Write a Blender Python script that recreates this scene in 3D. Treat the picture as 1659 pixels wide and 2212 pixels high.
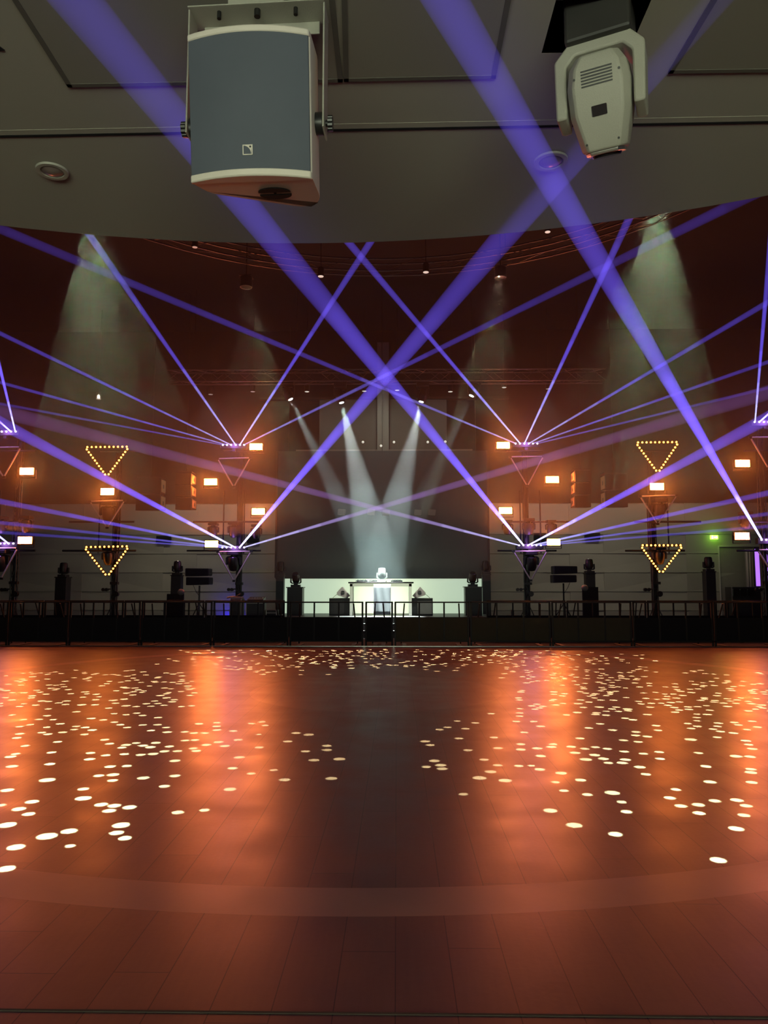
import bpy, bmesh, math, random
from mathutils import Vector, Matrix
random.seed(7)
for o in list(bpy.data.objects): bpy.data.objects.remove(o, do_unlink=True)
sc = bpy.context.scene
COL = sc.collection
PI = math.pi

# ------------------------------------------------------------------ camera, light, exposure
F = 1600.0; EYE = 1.5
PITCH = math.atan((1264-1106)/F); YAW = math.atan((857-829.5)/F)
cam = bpy.data.cameras.new('camera'); camo = bpy.data.objects.new('camera', cam); COL.objects.link(camo)
camo.location = (0, 0, EYE); camo.rotation_euler = (PI/2+PITCH, 0, YAW)
cam.sensor_fit = 'VERTICAL'; cam.sensor_height = 36; cam.lens = 36*F/2212; cam.clip_start = .05; cam.clip_end = 200
sc.camera = camo
sc.view_settings.view_transform = 'Standard'; sc.view_settings.look = 'None'
sc.view_settings.gamma = 1; sc.view_settings.use_curve_mapping = False
sc.view_settings.exposure = 0.0
c = sc.cycles
c.use_light_tree = False
c.max_bounces = 5; c.diffuse_bounces = 2; c.glossy_bounces = 3; c.transmission_bounces = 3
c.transparent_max_bounces = 96; c.volume_bounces = 0
c.sample_clamp_indirect = 3; c.sample_clamp_direct = 0
c.caustics_reflective = False; c.caustics_refractive = False
c.use_denoising = True
w = bpy.data.worlds.new('world'); sc.world = w; w.use_nodes = True
w.node_tree.nodes['Background'].inputs[0].default_value = (.62, .56, .48, 1)
w.node_tree.nodes['Background'].inputs[1].default_value = 0.0

HAZE = 0.0055            # scattering per metre of the hall's theatrical haze
P_BLIND = 300.0
P_WHITE = 56000.0         # white moving head beams
P_GOBO = 60000.0
P_LASER = 4.4
P_WASH = 260.0          # lamps added to brighten the pale back wall
P_BACK = 420.0

def ray(px, py):
    x = (px-829.5)/F; y = (1106-py)/F
    cc, s = math.cos(PITCH), math.sin(PITCH)
    d = (x, cc-y*s, s+y*cc)
    ca, sa = math.cos(YAW), math.sin(YAW)
    return Vector((d[0]*ca-d[1]*sa, d[0]*sa+d[1]*ca, d[2]))
def atY(px, py, Y): d = ray(px, py); return Vector((0,0,EYE))+d*(Y/d.y)
def atZ(px, py, Z): d = ray(px, py); return Vector((0,0,EYE))+d*((Z-EYE)/d.z)
def rc(x0, y0, x1, y1, Y):      # picture rectangle -> world x0, x1, z0, z1 at depth Y
    a = atY(x0, (y0+y1)/2, Y).x; b = atY(x1, (y0+y1)/2, Y).x
    xm = (x0+x1)/2
    return a, b, atY(xm, max(y0,y1), Y).z, atY(xm, min(y0,y1), Y).z

def lamp(name, kind, loc, power, col, label=None, cat='light', target=None, **kw):
    l = bpy.data.lights.new(name, kind); l.energy = power; l.color = col
    for k, v in kw.items(): setattr(l, k, v)
    o = bpy.data.objects.new(name, l); COL.objects.link(o); o.location = loc
    if target is not None:
        o.rotation_euler = (Vector(target)-Vector(loc)).to_track_quat('-Z', 'Y').to_euler()
    return o

# unseen fill light added behind the camera to brighten the low ceiling
lamp('foyer_light', 'AREA', (0, -5.5, 1.3), P_BACK, (.72,.80,.58), target=(0, 3, 2.4), shape='RECTANGLE', size=7, size_y=2.2)

# ------------------------------------------------------------------ materials
def mat(name, col, rough=.5, metal=0, emit=None, es=0, noise=0, nscale=8, spec=.5, bump=0, sample=True):
    m = bpy.data.materials.new(name); m.use_nodes = True
    nt = m.node_tree; b = nt.nodes['Principled BSDF']
    b.inputs['Base Color'].default_value = (*col, 1); b.inputs['Roughness'].default_value = rough
    b.inputs['Metallic'].default_value = metal; b.inputs['Specular IOR Level'].default_value = spec
    if emit: b.inputs['Emission Color'].default_value = (*emit, 1); b.inputs['Emission Strength'].default_value = es
    if noise or bump:
        tc = nt.nodes.new('ShaderNodeTexCoord'); n = nt.nodes.new('ShaderNodeTexNoise')
        n.inputs['Scale'].default_value = nscale; n.inputs['Detail'].default_value = 4
        nt.links.new(tc.outputs['Object'], n.inputs['Vector'])
        if noise:
            mx = nt.nodes.new('ShaderNodeMix'); mx.data_type = 'RGBA'
            mx.inputs[6].default_value = (*[v*(1-noise) for v in col], 1)
            mx.inputs[7].default_value = (*[min(1, v*(1+noise)) for v in col], 1)
            nt.links.new(n.outputs['Fac'], mx.inputs[0]); nt.links.new(mx.outputs[2], b.inputs['Base Color'])
        if bump:
            bp = nt.nodes.new('ShaderNodeBump'); bp.inputs['Strength'].default_value = bump; bp.inputs['Distance'].default_value = .002
            nt.links.new(n.outputs['Fac'], bp.inputs['Height']); nt.links.new(bp.outputs['Normal'], b.inputs['Normal'])
    if not sample: m.cycles.emission_sampling = 'NONE'
    return m

M = {}
M['black'] = mat('black_paint', (.012,.011,.011), .45, noise=.2)
M['blackrough'] = mat('black_cloth', (.010,.009,.009), .95, noise=.3, nscale=3)
M['drape'] = mat('dark_drape', (.006,.0085,.008), .95, noise=.4, nscale=2)
M['barrierblack'] = mat('barrier_paint', (.004,.004,.004), .7, noise=.2)
M['brownmetal'] = mat('brown_barrier_paint', (.018,.013,.007), .6, noise=.2)
M['metal'] = mat('dark_metal', (.05,.045,.045), .35, metal=.8)
M['truss'] = mat('truss_aluminium', (.10,.09,.09), .4, metal=.7, noise=.2)
M['tube'] = mat('pale_tube', (.60,.55,.48), .5, noise=.05)
M['silver'] = mat('silver_metal', (.55,.55,.52), .3, metal=.9)
M['lens'] = mat('dark_lens', (.02,.02,.025), .06, spec=.8)
M['beige'] = mat('beige_wall', (.42,.38,.31), .85, noise=.08, nscale=1.2)
M['wallgap'] = mat('wall_gap', (.07,.06,.05), .9, noise=.05)
M['offwhite'] = mat('offwhite_plastic', (.40,.39,.33), .5, noise=.04, bump=.3, nscale=300)
M['cream'] = mat('cream_cabinet', (.76,.70,.62), .5, noise=.03, nscale=40, bump=.35)
M['greygrille'] = mat('blue_grey_grille', (.095,.108,.138), .75, noise=.12, nscale=7)
M['knob'] = mat('black_plastic', (.015,.015,.015), .35, noise=.1)
M['screen'] = mat('black_screen', (.05,.055,.055), .45, noise=.1)
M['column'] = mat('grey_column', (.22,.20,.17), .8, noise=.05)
M['windowpanel'] = mat('brown_panel', (.12,.105,.085), .75, noise=.15, nscale=2)
M['blinder'] = mat('amber_blinder', (.8,.5,.3), .4, emit=(1,.21,.035), es=P_BLIND)
M['bulb'] = mat('amber_bulb', (.8,.6,.3), .4, emit=(1,.24,.022), es=22)
M['exit'] = mat('green_exit', (.4,.8,.2), .4, emit=(.35,1,.08), es=3, sample=False)
M['exitw'] = mat('exit_white', (.8,1,.7), .4, emit=(.8,1,.45), es=5, sample=False)
M['laserdot'] = mat('laser_lens', (.8,.6,1), .3, emit=(.85,.7,1), es=14, sample=False)
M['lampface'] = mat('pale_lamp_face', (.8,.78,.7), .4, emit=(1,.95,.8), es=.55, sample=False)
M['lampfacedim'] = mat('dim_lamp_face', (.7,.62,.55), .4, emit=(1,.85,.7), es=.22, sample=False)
M['whitelens'] = mat('white_beam_lens', (.9,.9,.9), .3, emit=(.9,1,.95), es=8, sample=False)
M['violetstrip'] = mat('violet_strip', (.5,.3,.9), .4, emit=(.42,.16,1), es=1.3, sample=False)
M['case'] = mat('case_laminate', (.03,.028,.026), .5, noise=.3)
M['cloth'] = mat('grey_cloth', (.045,.05,.055), .95, noise=.15, nscale=5, bump=.4)
M['led'] = mat('white_led_wall', (.75,.8,.7), .6, emit=(.62,.82,.60), es=.62, sample=False)  # white panel, the stage light falling on it put in as emission
M['carpet'] = mat('black_carpet', (.006,.006,.006), .97, noise=.3, nscale=10)
M['wallpink'] = mat('warm_wall', (.30,.26,.22), .85, noise=.1)
M['mesh'] = mat('brown_scrim', (.07,.055,.028), .9, noise=.15)
M['darkhole'] = mat('dark_void', (.004,.004,.005), .95, noise=.1)
M['ltgrey'] = mat('light_grey_laminate', (.25,.25,.22), .6, noise=.1)

def soffit_mat():
    m = mat('soffit_paint', (.43,.41,.345), .75, noise=.03, nscale=2)
    return m
M['soffit'] = soffit_mat()
def perforated():
    m = mat('perforated_panel', (.30,.28,.24), .75)
    nt = m.node_tree; b = nt.nodes['Principled BSDF']; tc = nt.nodes.new('ShaderNodeTexCoord')
    mp = nt.nodes.new('ShaderNodeMapping'); mp.inputs['Scale'].default_value = (75, 75, 75)
    v = nt.nodes.new('ShaderNodeTexVoronoi'); v.inputs['Scale'].default_value = 1; v.inputs['Randomness'].default_value = 0
    r = nt.nodes.new('ShaderNodeValToRGB'); r.color_ramp.elements[0].position = .2; r.color_ramp.elements[1].position = .3
    r.color_ramp.elements[0].color = (.12,.11,.10,1); r.color_ramp.elements[1].color = (.30,.28,.235,1)
    nt.links.new(tc.outputs['Object'], mp.inputs[0]); nt.links.new(mp.outputs[0], v.inputs['Vector'])
    nt.links.new(v.outputs['Distance'], r.inputs[0]); nt.links.new(r.outputs[0], b.inputs['Base Color'])
    return m
M['perf'] = perforated()
M['perfframe'] = mat('panel_frame_paint', (.13,.12,.10), .8, noise=.1)

RC = Vector((-.30, 10.75))          # centre of the round dance floor
def floor_mat():
    m = bpy.data.materials.new('wood_planks'); m.use_nodes = True; nt = m.node_tree; N = nt.nodes; L = nt.links
    b = N['Principled BSDF']
    tc = N.new('ShaderNodeTexCoord'); sx = N.new('ShaderNodeSeparateXYZ'); L.new(tc.outputs['Object'], sx.inputs[0])
    def mth(op, a, b_=None, c_=None):
        n = N.new('ShaderNodeMath'); n.operation = op
        for i, v in enumerate((a, b_, c_)):
            if v is None: continue
            if hasattr(v, 'links'): L.new(v, n.inputs[i])
            else: n.inputs[i].default_value = v
        return n.outputs[0]
    W = .2195
    px = mth('DIVIDE', mth('ADD', sx.outputs[0], 60*W+.008), W)
    idx = mth('FLOOR', px); fx = mth('FRACT', px)
    wn = N.new('ShaderNodeTexWhiteNoise'); wn.noise_dimensions = '1D'; L.new(idx, wn.inputs['W'])
    py = mth('DIVIDE', mth('ADD', sx.outputs[1], mth('MULTIPLY', wn.outputs['Value'], 1.9)), 1.9)
    fy = mth('FRACT', py); idy = mth('FLOOR', py)
    ex = mth('MULTIPLY', mth('MINIMUM', fx, mth('SUBTRACT', 1, fx)), W)
    ey = mth('MULTIPLY', mth('MINIMUM', fy, mth('SUBTRACT', 1, fy)), 1.9)
    gap = mth('LESS_THAN', mth('MINIMUM', ex, ey), .0022)
    # inlaid ring and centre disc
    d = N.new('ShaderNodeVectorMath'); d.operation = 'DISTANCE'
    cb = N.new('ShaderNodeCombineXYZ'); L.new(sx.outputs[0], cb.inputs[0]); L.new(sx.outputs[1], cb.inputs[1])
    L.new(cb.outputs[0], d.inputs[0]); d.inputs[1].default_value = (RC.x, RC.y, 0)
    dist = d.outputs['Value']
    ring = mth('MULTIPLY', mth('GREATER_THAN', dist, 6.90), mth('LESS_THAN', dist, 7.22))
    disc = mth('LESS_THAN', dist, 1.77)
    inl = mth('MAXIMUM', ring, mth('MULTIPLY', disc, .3))
    wn2 = N.new('ShaderNodeTexWhiteNoise'); wn2.noise_dimensions = '2D'
    cb2 = N.new('ShaderNodeCombineXYZ'); L.new(idx, cb2.inputs[0]); L.new(idy, cb2.inputs[1]); L.new(cb2.outputs[0], wn2.inputs['Vector'])
    mp = N.new('ShaderNodeMapping'); mp.inputs['Scale'].default_value = (14, 1.6, 1); L.new(tc.outputs['Object'], mp.inputs[0])
    ns = N.new('ShaderNodeTexNoise'); ns.inputs['Scale'].default_value = 3; ns.inputs['Detail'].default_value = 6; L.new(mp.outputs[0], ns.inputs['Vector'])
    tone = mth('ADD', mth('MULTIPLY', wn2.outputs['Value'], .45), mth('MULTIPLY', ns.outputs['Fac'], .6))
    rp = N.new('ShaderNodeMix'); rp.data_type = 'RGBA'; L.new(tone, rp.inputs[0])
    rp.inputs[6].default_value = (.104,.042,.032,1); rp.inputs[7].default_value = (.170,.074,.054,1)
    m1 = N.new('ShaderNodeMix'); m1.data_type = 'RGBA'; L.new(inl, m1.inputs[0]); L.new(rp.outputs[2], m1.inputs[6]); m1.inputs[7].default_value = (.33,.175,.14,1)
    m2 = N.new('ShaderNodeMix'); m2.data_type = 'RGBA'
    L.new(mth('MULTIPLY', gap, mth('SUBTRACT', 1, inl)), m2.inputs[0]); L.new(m1.outputs[2], m2.inputs[6]); m2.inputs[7].default_value = (.02,.01,.008,1)
    L.new(m2.outputs[2], b.inputs['Base Color'])
    n2 = N.new('ShaderNodeTexNoise'); n2.inputs['Scale'].default_value = 2.2; n2.inputs['Detail'].default_value = 5; L.new(tc.outputs['Object'], n2.inputs['Vector'])
    rr = N.new('ShaderNodeMapRange'); L.new(n2.outputs['Fac'], rr.inputs[0]); rr.inputs[1].default_value = .3; rr.inputs[2].default_value = .7
    rr.inputs[3].default_value = .30; rr.inputs[4].default_value = .40; L.new(rr.outputs[0], b.inputs['Roughness'])
    b.inputs['Specular IOR Level'].default_value = .5
    bp = N.new('ShaderNodeBump'); bp.inputs['Strength'].default_value = .25; bp.inputs['Distance'].default_value = .002
    n3 = N.new('ShaderNodeTexNoise'); n3.inputs['Scale'].default_value = 30; n3.inputs['Detail'].default_value = 5; L.new(tc.outputs['Object'], n3.inputs['Vector'])
    h = mth('SUBTRACT', n3.outputs['Fac'], mth('MULTIPLY', gap, 1.0)); L.new(h, bp.inputs['Height']); L.new(bp.outputs[0], b.inputs['Normal'])
    return m
M['floor'] = floor_mat()

# ------------------------------------------------------------------ mesh helpers
class MB:
    def __init__(s): s.v = []; s.f = []; s.mi = []
    def add(s, vs, fs, mi=0):
        o = len(s.v); s.v += [tuple(v) for v in vs]; s.f += [tuple(i+o for i in f) for f in fs]; s.mi += [mi]*len(fs); return s
    def box(s, x0, x1, y0, y1, z0, z1, mi=0):
        if x0 > x1: x0, x1 = x1, x0
        if y0 > y1: y0, y1 = y1, y0
        if z0 > z1: z0, z1 = z1, z0
        return s.add([(x0,y0,z0),(x1,y0,z0),(x1,y1,z0),(x0,y1,z0),(x0,y0,z1),(x1,y0,z1),(x1,y1,z1),(x0,y1,z1)],
              [(0,3,2,1),(4,5,6,7),(0,1,5,4),(1,2,6,5),(2,3,7,6),(3,0,4,7)], mi)
    def cyl(s, p, q, r0, r1=None, n=12, mi=0):
        r1 = r0 if r1 is None else r1
        p, q = Vector(p), Vector(q); d = (q-p).normalized()
        a = d.orthogonal().normalized(); b = d.cross(a)
        vs = []
        for P_, r in ((p, r0), (q, r1)):
            for i in range(n): t = 2*PI*i/n; vs.append(P_+a*(math.cos(t)*r)+b*(math.sin(t)*r))
        fs = [(i, (i+1)%n, n+(i+1)%n, n+i) for i in range(n)]
        fs += [tuple(range(n))[::-1], tuple(range(n, 2*n))]
        return s.add(vs, fs, mi)
    def sphere(s, cpt, r, n=10, sc_=(1,1,1), mi=0):
        c_ = Vector(cpt); vs = []; fs = []; k = n//2
        for j in range(1, k):
            ph = PI*j/k
            for i in range(n):
                t = 2*PI*i/n; vs.append(c_+Vector((math.sin(ph)*math.cos(t)*r*sc_[0], math.sin(ph)*math.sin(t)*r*sc_[1], math.cos(ph)*r*sc_[2])))
        top = len(vs); vs.append(c_+Vector((0,0,r*sc_[2]))); vs.append(c_-Vector((0,0,r*sc_[2])))
        for j in range(k-2):
            for i in range(n): fs.append((j*n+i, (j+1)*n+i, (j+1)*n+(i+1)%n, j*n+(i+1)%n))
        for i in range(n):
            fs.append((top, i, (i+1)%n)); fs.append((top+1, (k-2)*n+(i+1)%n, (k-2)*n+i))
        return s.add(vs, fs, mi)
    def lathe(s, prof, n=20, axis='z', at=(0,0,0), mi=0):   # prof: (r, h)
        vs = []; fs = []
        for r, h in prof:
            for i in range(n):
                t = 2*PI*i/n; x, y = r*math.cos(t), r*math.sin(t)
                p = (x, y, h) if axis == 'z' else ((x, h, y) if axis == 'y' else (h, x, y))
                vs.append(tuple(a+b for a, b in zip(p, at)))
        for j in range(len(prof)-1):
            for i in range(n): fs.append((j*n+i, j*n+(i+1)%n, (j+1)*n+(i+1)%n, (j+1)*n+i))
        fs += [tuple(range(n))[::-1], tuple(range((len(prof)-1)*n, len(prof)*n))]
        return s.add(vs, fs, mi)
    def prism(s, poly, fn, a, b, mi=0):     # poly of 2-D points, fn(u, v, depth) -> 3-D
        n = len(poly)
        vs = [fn(u, v, a) for u, v in poly]+[fn(u, v, b) for u, v in poly]
        fs = [(i, (i+1)%n, n+(i+1)%n, n+i) for i in range(n)]+[tuple(range(n))[::-1], tuple(range(n, 2*n))]
        return s.add(vs, fs, mi)
    def tube(s, pts, r, n=8, mi=0):
        for a, b in zip(pts[:-1], pts[1:]): s.cyl(a, b, r, n=n, mi=mi)
        return s
    def build(s, name, m, parent=None, smooth=False, bevel=0, seg=2, origin=None):
        me = bpy.data.meshes.new(name)
        vs = s.v
        if origin is not None: vs = [(v[0]-origin[0], v[1]-origin[1], v[2]-origin[2]) for v in vs]
        me.from_pydata(vs, [], s.f)
        for mm in (m if isinstance(m, (list, tuple)) else [m]): me.materials.append(mm)
        me.polygons.foreach_set('material_index', s.mi)
        bm = bmesh.new(); bm.from_mesh(me); bmesh.ops.recalc_face_normals(bm, faces=bm.faces)
        if smooth:
            for f in bm.faces: f.smooth = True
            for e in bm.edges:
                if len(e.link_faces) == 2 and e.calc_face_angle(0) > .7: e.smooth = False
        bm.to_mesh(me); bm.free()
        o = bpy.data.objects.new(name, me); COL.objects.link(o)
        if origin is not None: o.location = origin
        if parent is not None: o.parent = parent
        if bevel:
            md = o.modifiers.new('bevel', 'BEVEL'); md.width = bevel; md.segments = seg; md.limit_method = 'ANGLE'; md.angle_limit = .6
        return o

def tag(o, label=None, cat=None, group=None, kind=None):
    if label: o['label'] = label
    if cat: o['category'] = cat
    if group: o['group'] = group
    if kind: o['kind'] = kind
    return o
def thing(name, loc, label, cat, group=None, rz=0):
    o = bpy.data.objects.new(name, None); COL.objects.link(o); o.location = loc; o.rotation_euler = (0, 0, rz)
    o.empty_display_size = .1
    return tag(o, label, cat, group)
def struct(o): o['kind'] = 'structure'; return o
def copy_tree(o, parent=None, first=True):
    n = o.copy(); COL.objects.link(n)
    if parent is not None: n.parent = parent
    for ch in o.children: copy_tree(ch, n)
    return n
def dup(src, loc, label, group=None, rz=None, scale=None):
    n = copy_tree(src); n.location = loc; n['label'] = label
    if group: n['group'] = group
    if rz is not None: n.rotation_euler = (0, 0, rz)
    if scale: n.scale = (scale,)*3
    return n

# ------------------------------------------------------------------ the setting
YW = 26.4                                    # back wall
ZS = 3.15                                    # underside of the low ceiling round the floor
YE = 18.42                                   # end of the dance floor
struct(MB().box(-16, 16, -7, YE, -.1, 0).build('floor', M['floor']))
struct(MB().box(-16, 16, YE, YW+.3, -.12, -.012).build('floor', M['carpet']))
struct(MB().box(-16, 16, YE, YE+.04, -.012, .012).build('trim_1', M['silver']))
a = atZ(0, 2180, 0); 
struct(MB().box(-6, 6, a.y-.012, a.y+.0, .0, .0025).build('trim_2', M['wallgap']))
struct(MB().box(-16.3, 16.3, YW, YW+.3, 4.42, 10.8).build('wall_back', M['drape']))
struct(MB().box(-16.3, -16, -6, YW, -.1, 10.8).build('wall_left', M['drape']))
struct(MB().box(16, 16.3, -6, YW, -.1, 10.8).build('wall_right', M['drape']))
struct(MB().box(-16.3, 16.3, -7, YW+.3, 10.8, 11).build('ceiling', M['drape']))
struct(MB().box(-16.3, 16.3, -7, -6.7, -.1, 10.8).build('wall_front', M['drape']))
# beige panelled lower wall with slanting shadow gaps
wb = MB(); wb.box(-16.3, 16.3, YW+.02, YW+.3, -.1, 4.42)
for side in (-1, 1):
    xin = atY(600 if side < 0 else 1053, 1200, YW).x
    z = 0
    rows = [0, .62, 1.28, 1.95, 2.62, 3.30, 4.42]
    for i in range(len(rows)-1):
        lean = (.012 if i % 2 else .04)
        x = xin
        k = 0
        while abs(x) < 16:
            nx = x+side*(2.9 if (k+i) % 2 else 4.1)
            p = [(x,YW-.02,rows[i]),(nx,YW-.02,rows[i]),(nx,YW+.04,rows[i]),(x,YW+.04,rows[i]),
                 (x,YW-.02-lean,rows[i+1]-.02),(nx,YW-.02+.02,rows[i+1]-.05),(nx,YW+.04,rows[i+1]-.05),(x,YW+.04,rows[i+1]-.02)]
            wb.add(p, [(0,3,2,1),(4,5,6,7),(0,1,5,4),(1,2,6,5),(2,3,7,6),(3,0,4,7)], 0)
            x = nx; k += 1
struct(wb.build('wall_back', [M['beige']]))

# low round soffit over the photographer, with a square hole for the moving head
def filled(name, outer, holes, z, th, m):
    cu = bpy.data.curves.new(name, 'CURVE'); cu.dimensions = '2D'; cu.fill_mode = 'BOTH'
    for pts in [outer]+holes:
        sp = cu.splines.new('POLY'); sp.points.add(len(pts)-1)
        for i, p in enumerate(pts): sp.points[i].co = (p[0], p[1], 0, 1)
        sp.use_cyclic_u = True
    cu.extrude = th/2 if th > .001 else 0
    t = bpy.data.objects.new(name, cu); COL.objects.link(t)
    dg = bpy.context.evaluated_depsgraph_get(); me = bpy.data.meshes.new_from_object(t.evaluated_get(dg))
    bpy.data.objects.remove(t, do_unlink=True)
    me.materials.clear(); me.materials.append(m)
    o = bpy.data.objects.new(name, me); COL.objects.link(o); o.location = (0, 0, z+th/2)
    return o
SC = Vector((-.41, -1.62)); SR = 5.06
outer = []
a0 = math.atan2(-1.62+1.62, 5.06)
for i in range(97):
    t = PI*i/96
    outer.append((SC.x+SR*math.cos(t), SC.y+SR*math.sin(t)))
outer = [(9, -1.62), ]+outer[0:1]+outer[1:]+[(-9, -1.62), (-9, -6), (9, -6)]
HQ = [atZ(1200,12,ZS), atZ(1410,8,ZS), atZ(1345,118,ZS), atZ(1172,115,ZS)]
hole = [(p.x, p.y) for p in HQ]
hx = (hole[0][0]+hole[1][0]+hole[2][0]+hole[3][0])/4; hy = (hole[0][1]+hole[2][1])/2
hw = .125; hd = .125
hole = [(hx-.135, hole[0][1]-.02), (hx+.135, hole[1][1]-.02), (hx+.135, hole[3][1]), (hx-.135, hole[3][1])]
soff = filled('ceiling', outer, [hole], ZS, .28, M['soffit']); struct(soff)
# dark ceiling void box above the hole
x0, x1 = hole[0][0], hole[1][0]; y0, y1 = hole[0][1], hole[2][1]
v = MB(); v.box(x0-.01, x0, y0, y1, ZS+.001, ZS+.27); v.box(x1, x1+.01, y0, y1, ZS+.001, ZS+.27)
v.box(x0, x1, y0-.01, y0, ZS+.001, ZS+.27); v.box(x0, x1, y1, y1+.01, ZS+.001, ZS+.27); v.box(x0-.01, x1+.01, y0-.01, y1+.01, ZS+.27, ZS+.275)
struct(v.build('trim_3', M['darkhole']))
# joint in the soffit and the small ledge above it
j0, j1 = atZ(0,294,ZS), atZ(1659,263,ZS)
dj = (j1-j0).normalized(); pj = Vector((-dj.y, dj.x, 0))
jl = MB(); A = j0-dj*2.5; B = j1+dj*2.5
def strip(mb, A, B, w0, w1, z0, z1):
    p = [A+pj*w0, B+pj*w0, B+pj*w1, A+pj*w1]
    mb.add([(q.x,q.y,z0) for q in p]+[(q.x,q.y,z1) for q in p], [(0,3,2,1),(4,5,6,7),(0,1,5,4),(1,2,6,5),(2,3,7,6),(3,0,4,7)])
strip(jl, A, B, -.006, .006, ZS-.003, ZS+.02); struct(jl.build('trim_4', M['darkhole']))
jl = MB(); strip(jl, A, B, -.035, -.0065, ZS-.0012, ZS+.02); struct(jl.build('trim_5', M['soffit']))

def ceil_panel(label, quad):
    pts = [atZ(x, y, ZS) for x, y in quad]
    cx = sum(p.x for p in pts)/4; cy = sum(p.y for p in pts)/4
    t = thing('ceiling_grille', (cx, cy, ZS), label, 'ceiling panel', 'perforated panels set in the low ceiling')
    loc = [(p.x-cx, p.y-cy) for p in pts]
    mb = MB(); mb.prism(loc, lambda u, v, d: (u, v, d), -.004, .0)
    mb.build('perforated_sheet', M['perf'], t)
    fr = MB()
    for i in range(4):
        a_, b_ = Vector(loc[i]), Vector(loc[(i+1)%4]); d = (b_-a_).normalized(); n = Vector((-d.y, d.x))
        q = [a_-d*.008+n*.008, b_+d*.008+n*.008, b_+d*.008-n*.008, a_-d*.008-n*.008]
        fr.prism([(p.x, p.y) for p in q], lambda u, v, dd: (u, v, dd), -.006, .0)
    fr.build('panel_frame', M['perfframe'], t)
    return t
ceil_panel('perforated grille panel in the ceiling left of and behind the hanging speaker', [(150,182),(735,171),(700,-170),(-60,-150)])
ceil_panel('perforated grille panel in the ceiling between the speaker and the moving head', [(748,170),(1066,163),(1130,-170),(740,-170)])
ceil_panel('perforated grille panel cut off by the top right corner of the photo', [(1450,152),(1900,146),(1950,-140),(1625,-140)])

# downlights in the soffit
def downlight(px, py, label, r):
    p = atZ(px, py, ZS); t = thing('downlight', (p.x, p.y, ZS), label, 'downlight', 'recessed downlights in the low ceiling')
    MB().lathe([(r, -.004), (r*.97, -.012), (r*.72, -.012), (r*.68, -.003)], 32).build('trim_ring', M['offwhite'], t, smooth=True)
    MB().lathe([(r*.68, -.008), (r*.5, -.012), (r*.2, -.018), (.001, -.019)], 24).build('glass', M['pinkglass'], t, smooth=True)
    return t
M['pinkglass'] = mat('frosted_glass', (.22,.17,.15), .25)
downlight(113, 366, 'round recessed downlight at the left of the low ceiling', .062)
downlight(1190, 345, 'round recessed downlight below the white moving head', .066)
M['perf2'] = M['darkhole']
t = atZ(-6, 118, ZS)
tag(MB().prism([(0,0),(.055,0),(.02,.075)], lambda u, v, d: (t.x-.02+u, t.y-.02-v, ZS-.003+d), 0, .003).build('ceiling_opening', M['darkhole']), 'small black opening in the ceiling at the left edge of the photo', 'opening')

# ------------------------------------------------------------------ hanging loudspeaker (close)
def round_poly(pts, r, n=4):
    out = []; k = len(pts)
    for i in range(k):
        p0, p1, p2 = Vector(pts[i-1]), Vector(pts[i]), Vector(pts[(i+1)%k])
        rr = r[i] if isinstance(r, (list, tuple)) else r
        a_ = p1+(p0-p1).normalized()*rr; b_ = p1+(p2-p1).normalized()*rr
        for j in range(n+1):
            t = j/n; out.append(tuple(a_*(1-t)**2+p1*2*t*(1-t)+b_*t*t))
    return out
SPK = atY(539, 232, 1.88)
spk = thing('hanging_speaker', SPK, 'large cream loudspeaker with blue-grey grille hanging in a bracket from the ceiling', 'loudspeaker')
tilt = bpy.data.objects.new  # (tilt applied to coordinates directly)
TT = math.radians(9); RZ = math.radians(-3)
Mx = Matrix.Rotation(RZ, 4, 'Z') @ Matrix.Rotation(TT, 4, 'X')
def L2(x, y, z): return Mx @ Vector((x, y, z))
H = .192; Wd = .168
plan = round_poly([(-Wd, 0), (Wd, 0), (Wd, .17), (Wd-.05, .23), (-Wd+.03, .085)], [.012,.012,.05,.05,.03])
mb = MB(); mb.prism(plan, lambda u, v, d: L2(u, v, d), -H, H); mb.build('cabinet', M['cream'], spk, bevel=.007, smooth=True)
# curved grille front
gp = []
for i in range(17):
    u = -1+2*i/16; gp.append((u*(Wd-.004), -.034*(1-u*u)-.004))
poly = gp+[(Wd-.004, .003), (-Wd+.004, .003)]
MB().prism(poly, lambda u, v, d: L2(u, v, d), -H+.016, H-.014).build('grille', M['greygrille'], spk, smooth=True, bevel=.002)
lip = [(u*1.008, v-.002) for u, v in gp]+[(Wd, .01), (-Wd, .01)]
for za_, zb_ in ((-H-.003, -H+.017), (H-.015, H+.003)): MB().prism(lip, lambda u, v, d: L2(u, v, d), za_, zb_).build('rim', M['cream'], spk, bevel=.004, smooth=True)
# maker's mark on the grille
bx_, bz_ = .002, -.128
def G(u, v, d): return L2(bx_+u, -.0385-d, bz_+v)
s = .0135
bd = spk_badge = MB()
for q in ((-s,s,-s,-s+.0025),(-s,s,s-.0025,s),(-s,-s+.0025,-s,s),(s-.0025,s,-s,s)): bd.prism([(q[0],q[2]),(q[1],q[2]),(q[1],q[3]),(q[0],q[3])], G, 0, .0012)
arc = [(-s+.0025+.020*math.cos(t), -s+.0025+.022*math.sin(t)) for t in [PI/2*i/10 for i in range(11)]]
bd.prism(arc+[(s-.002, s-.002)], G, 0, .0010)
bdo = bd.build('badge', M['cream'], spk)
MB().prism([(.0072+.0026*math.cos(t), .0078+.0026*math.sin(t)) for t in [2*PI*i/14 for i in range(14)]], G, .0010, .0016).build('badge_dot', M['knob'], bdo)
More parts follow.
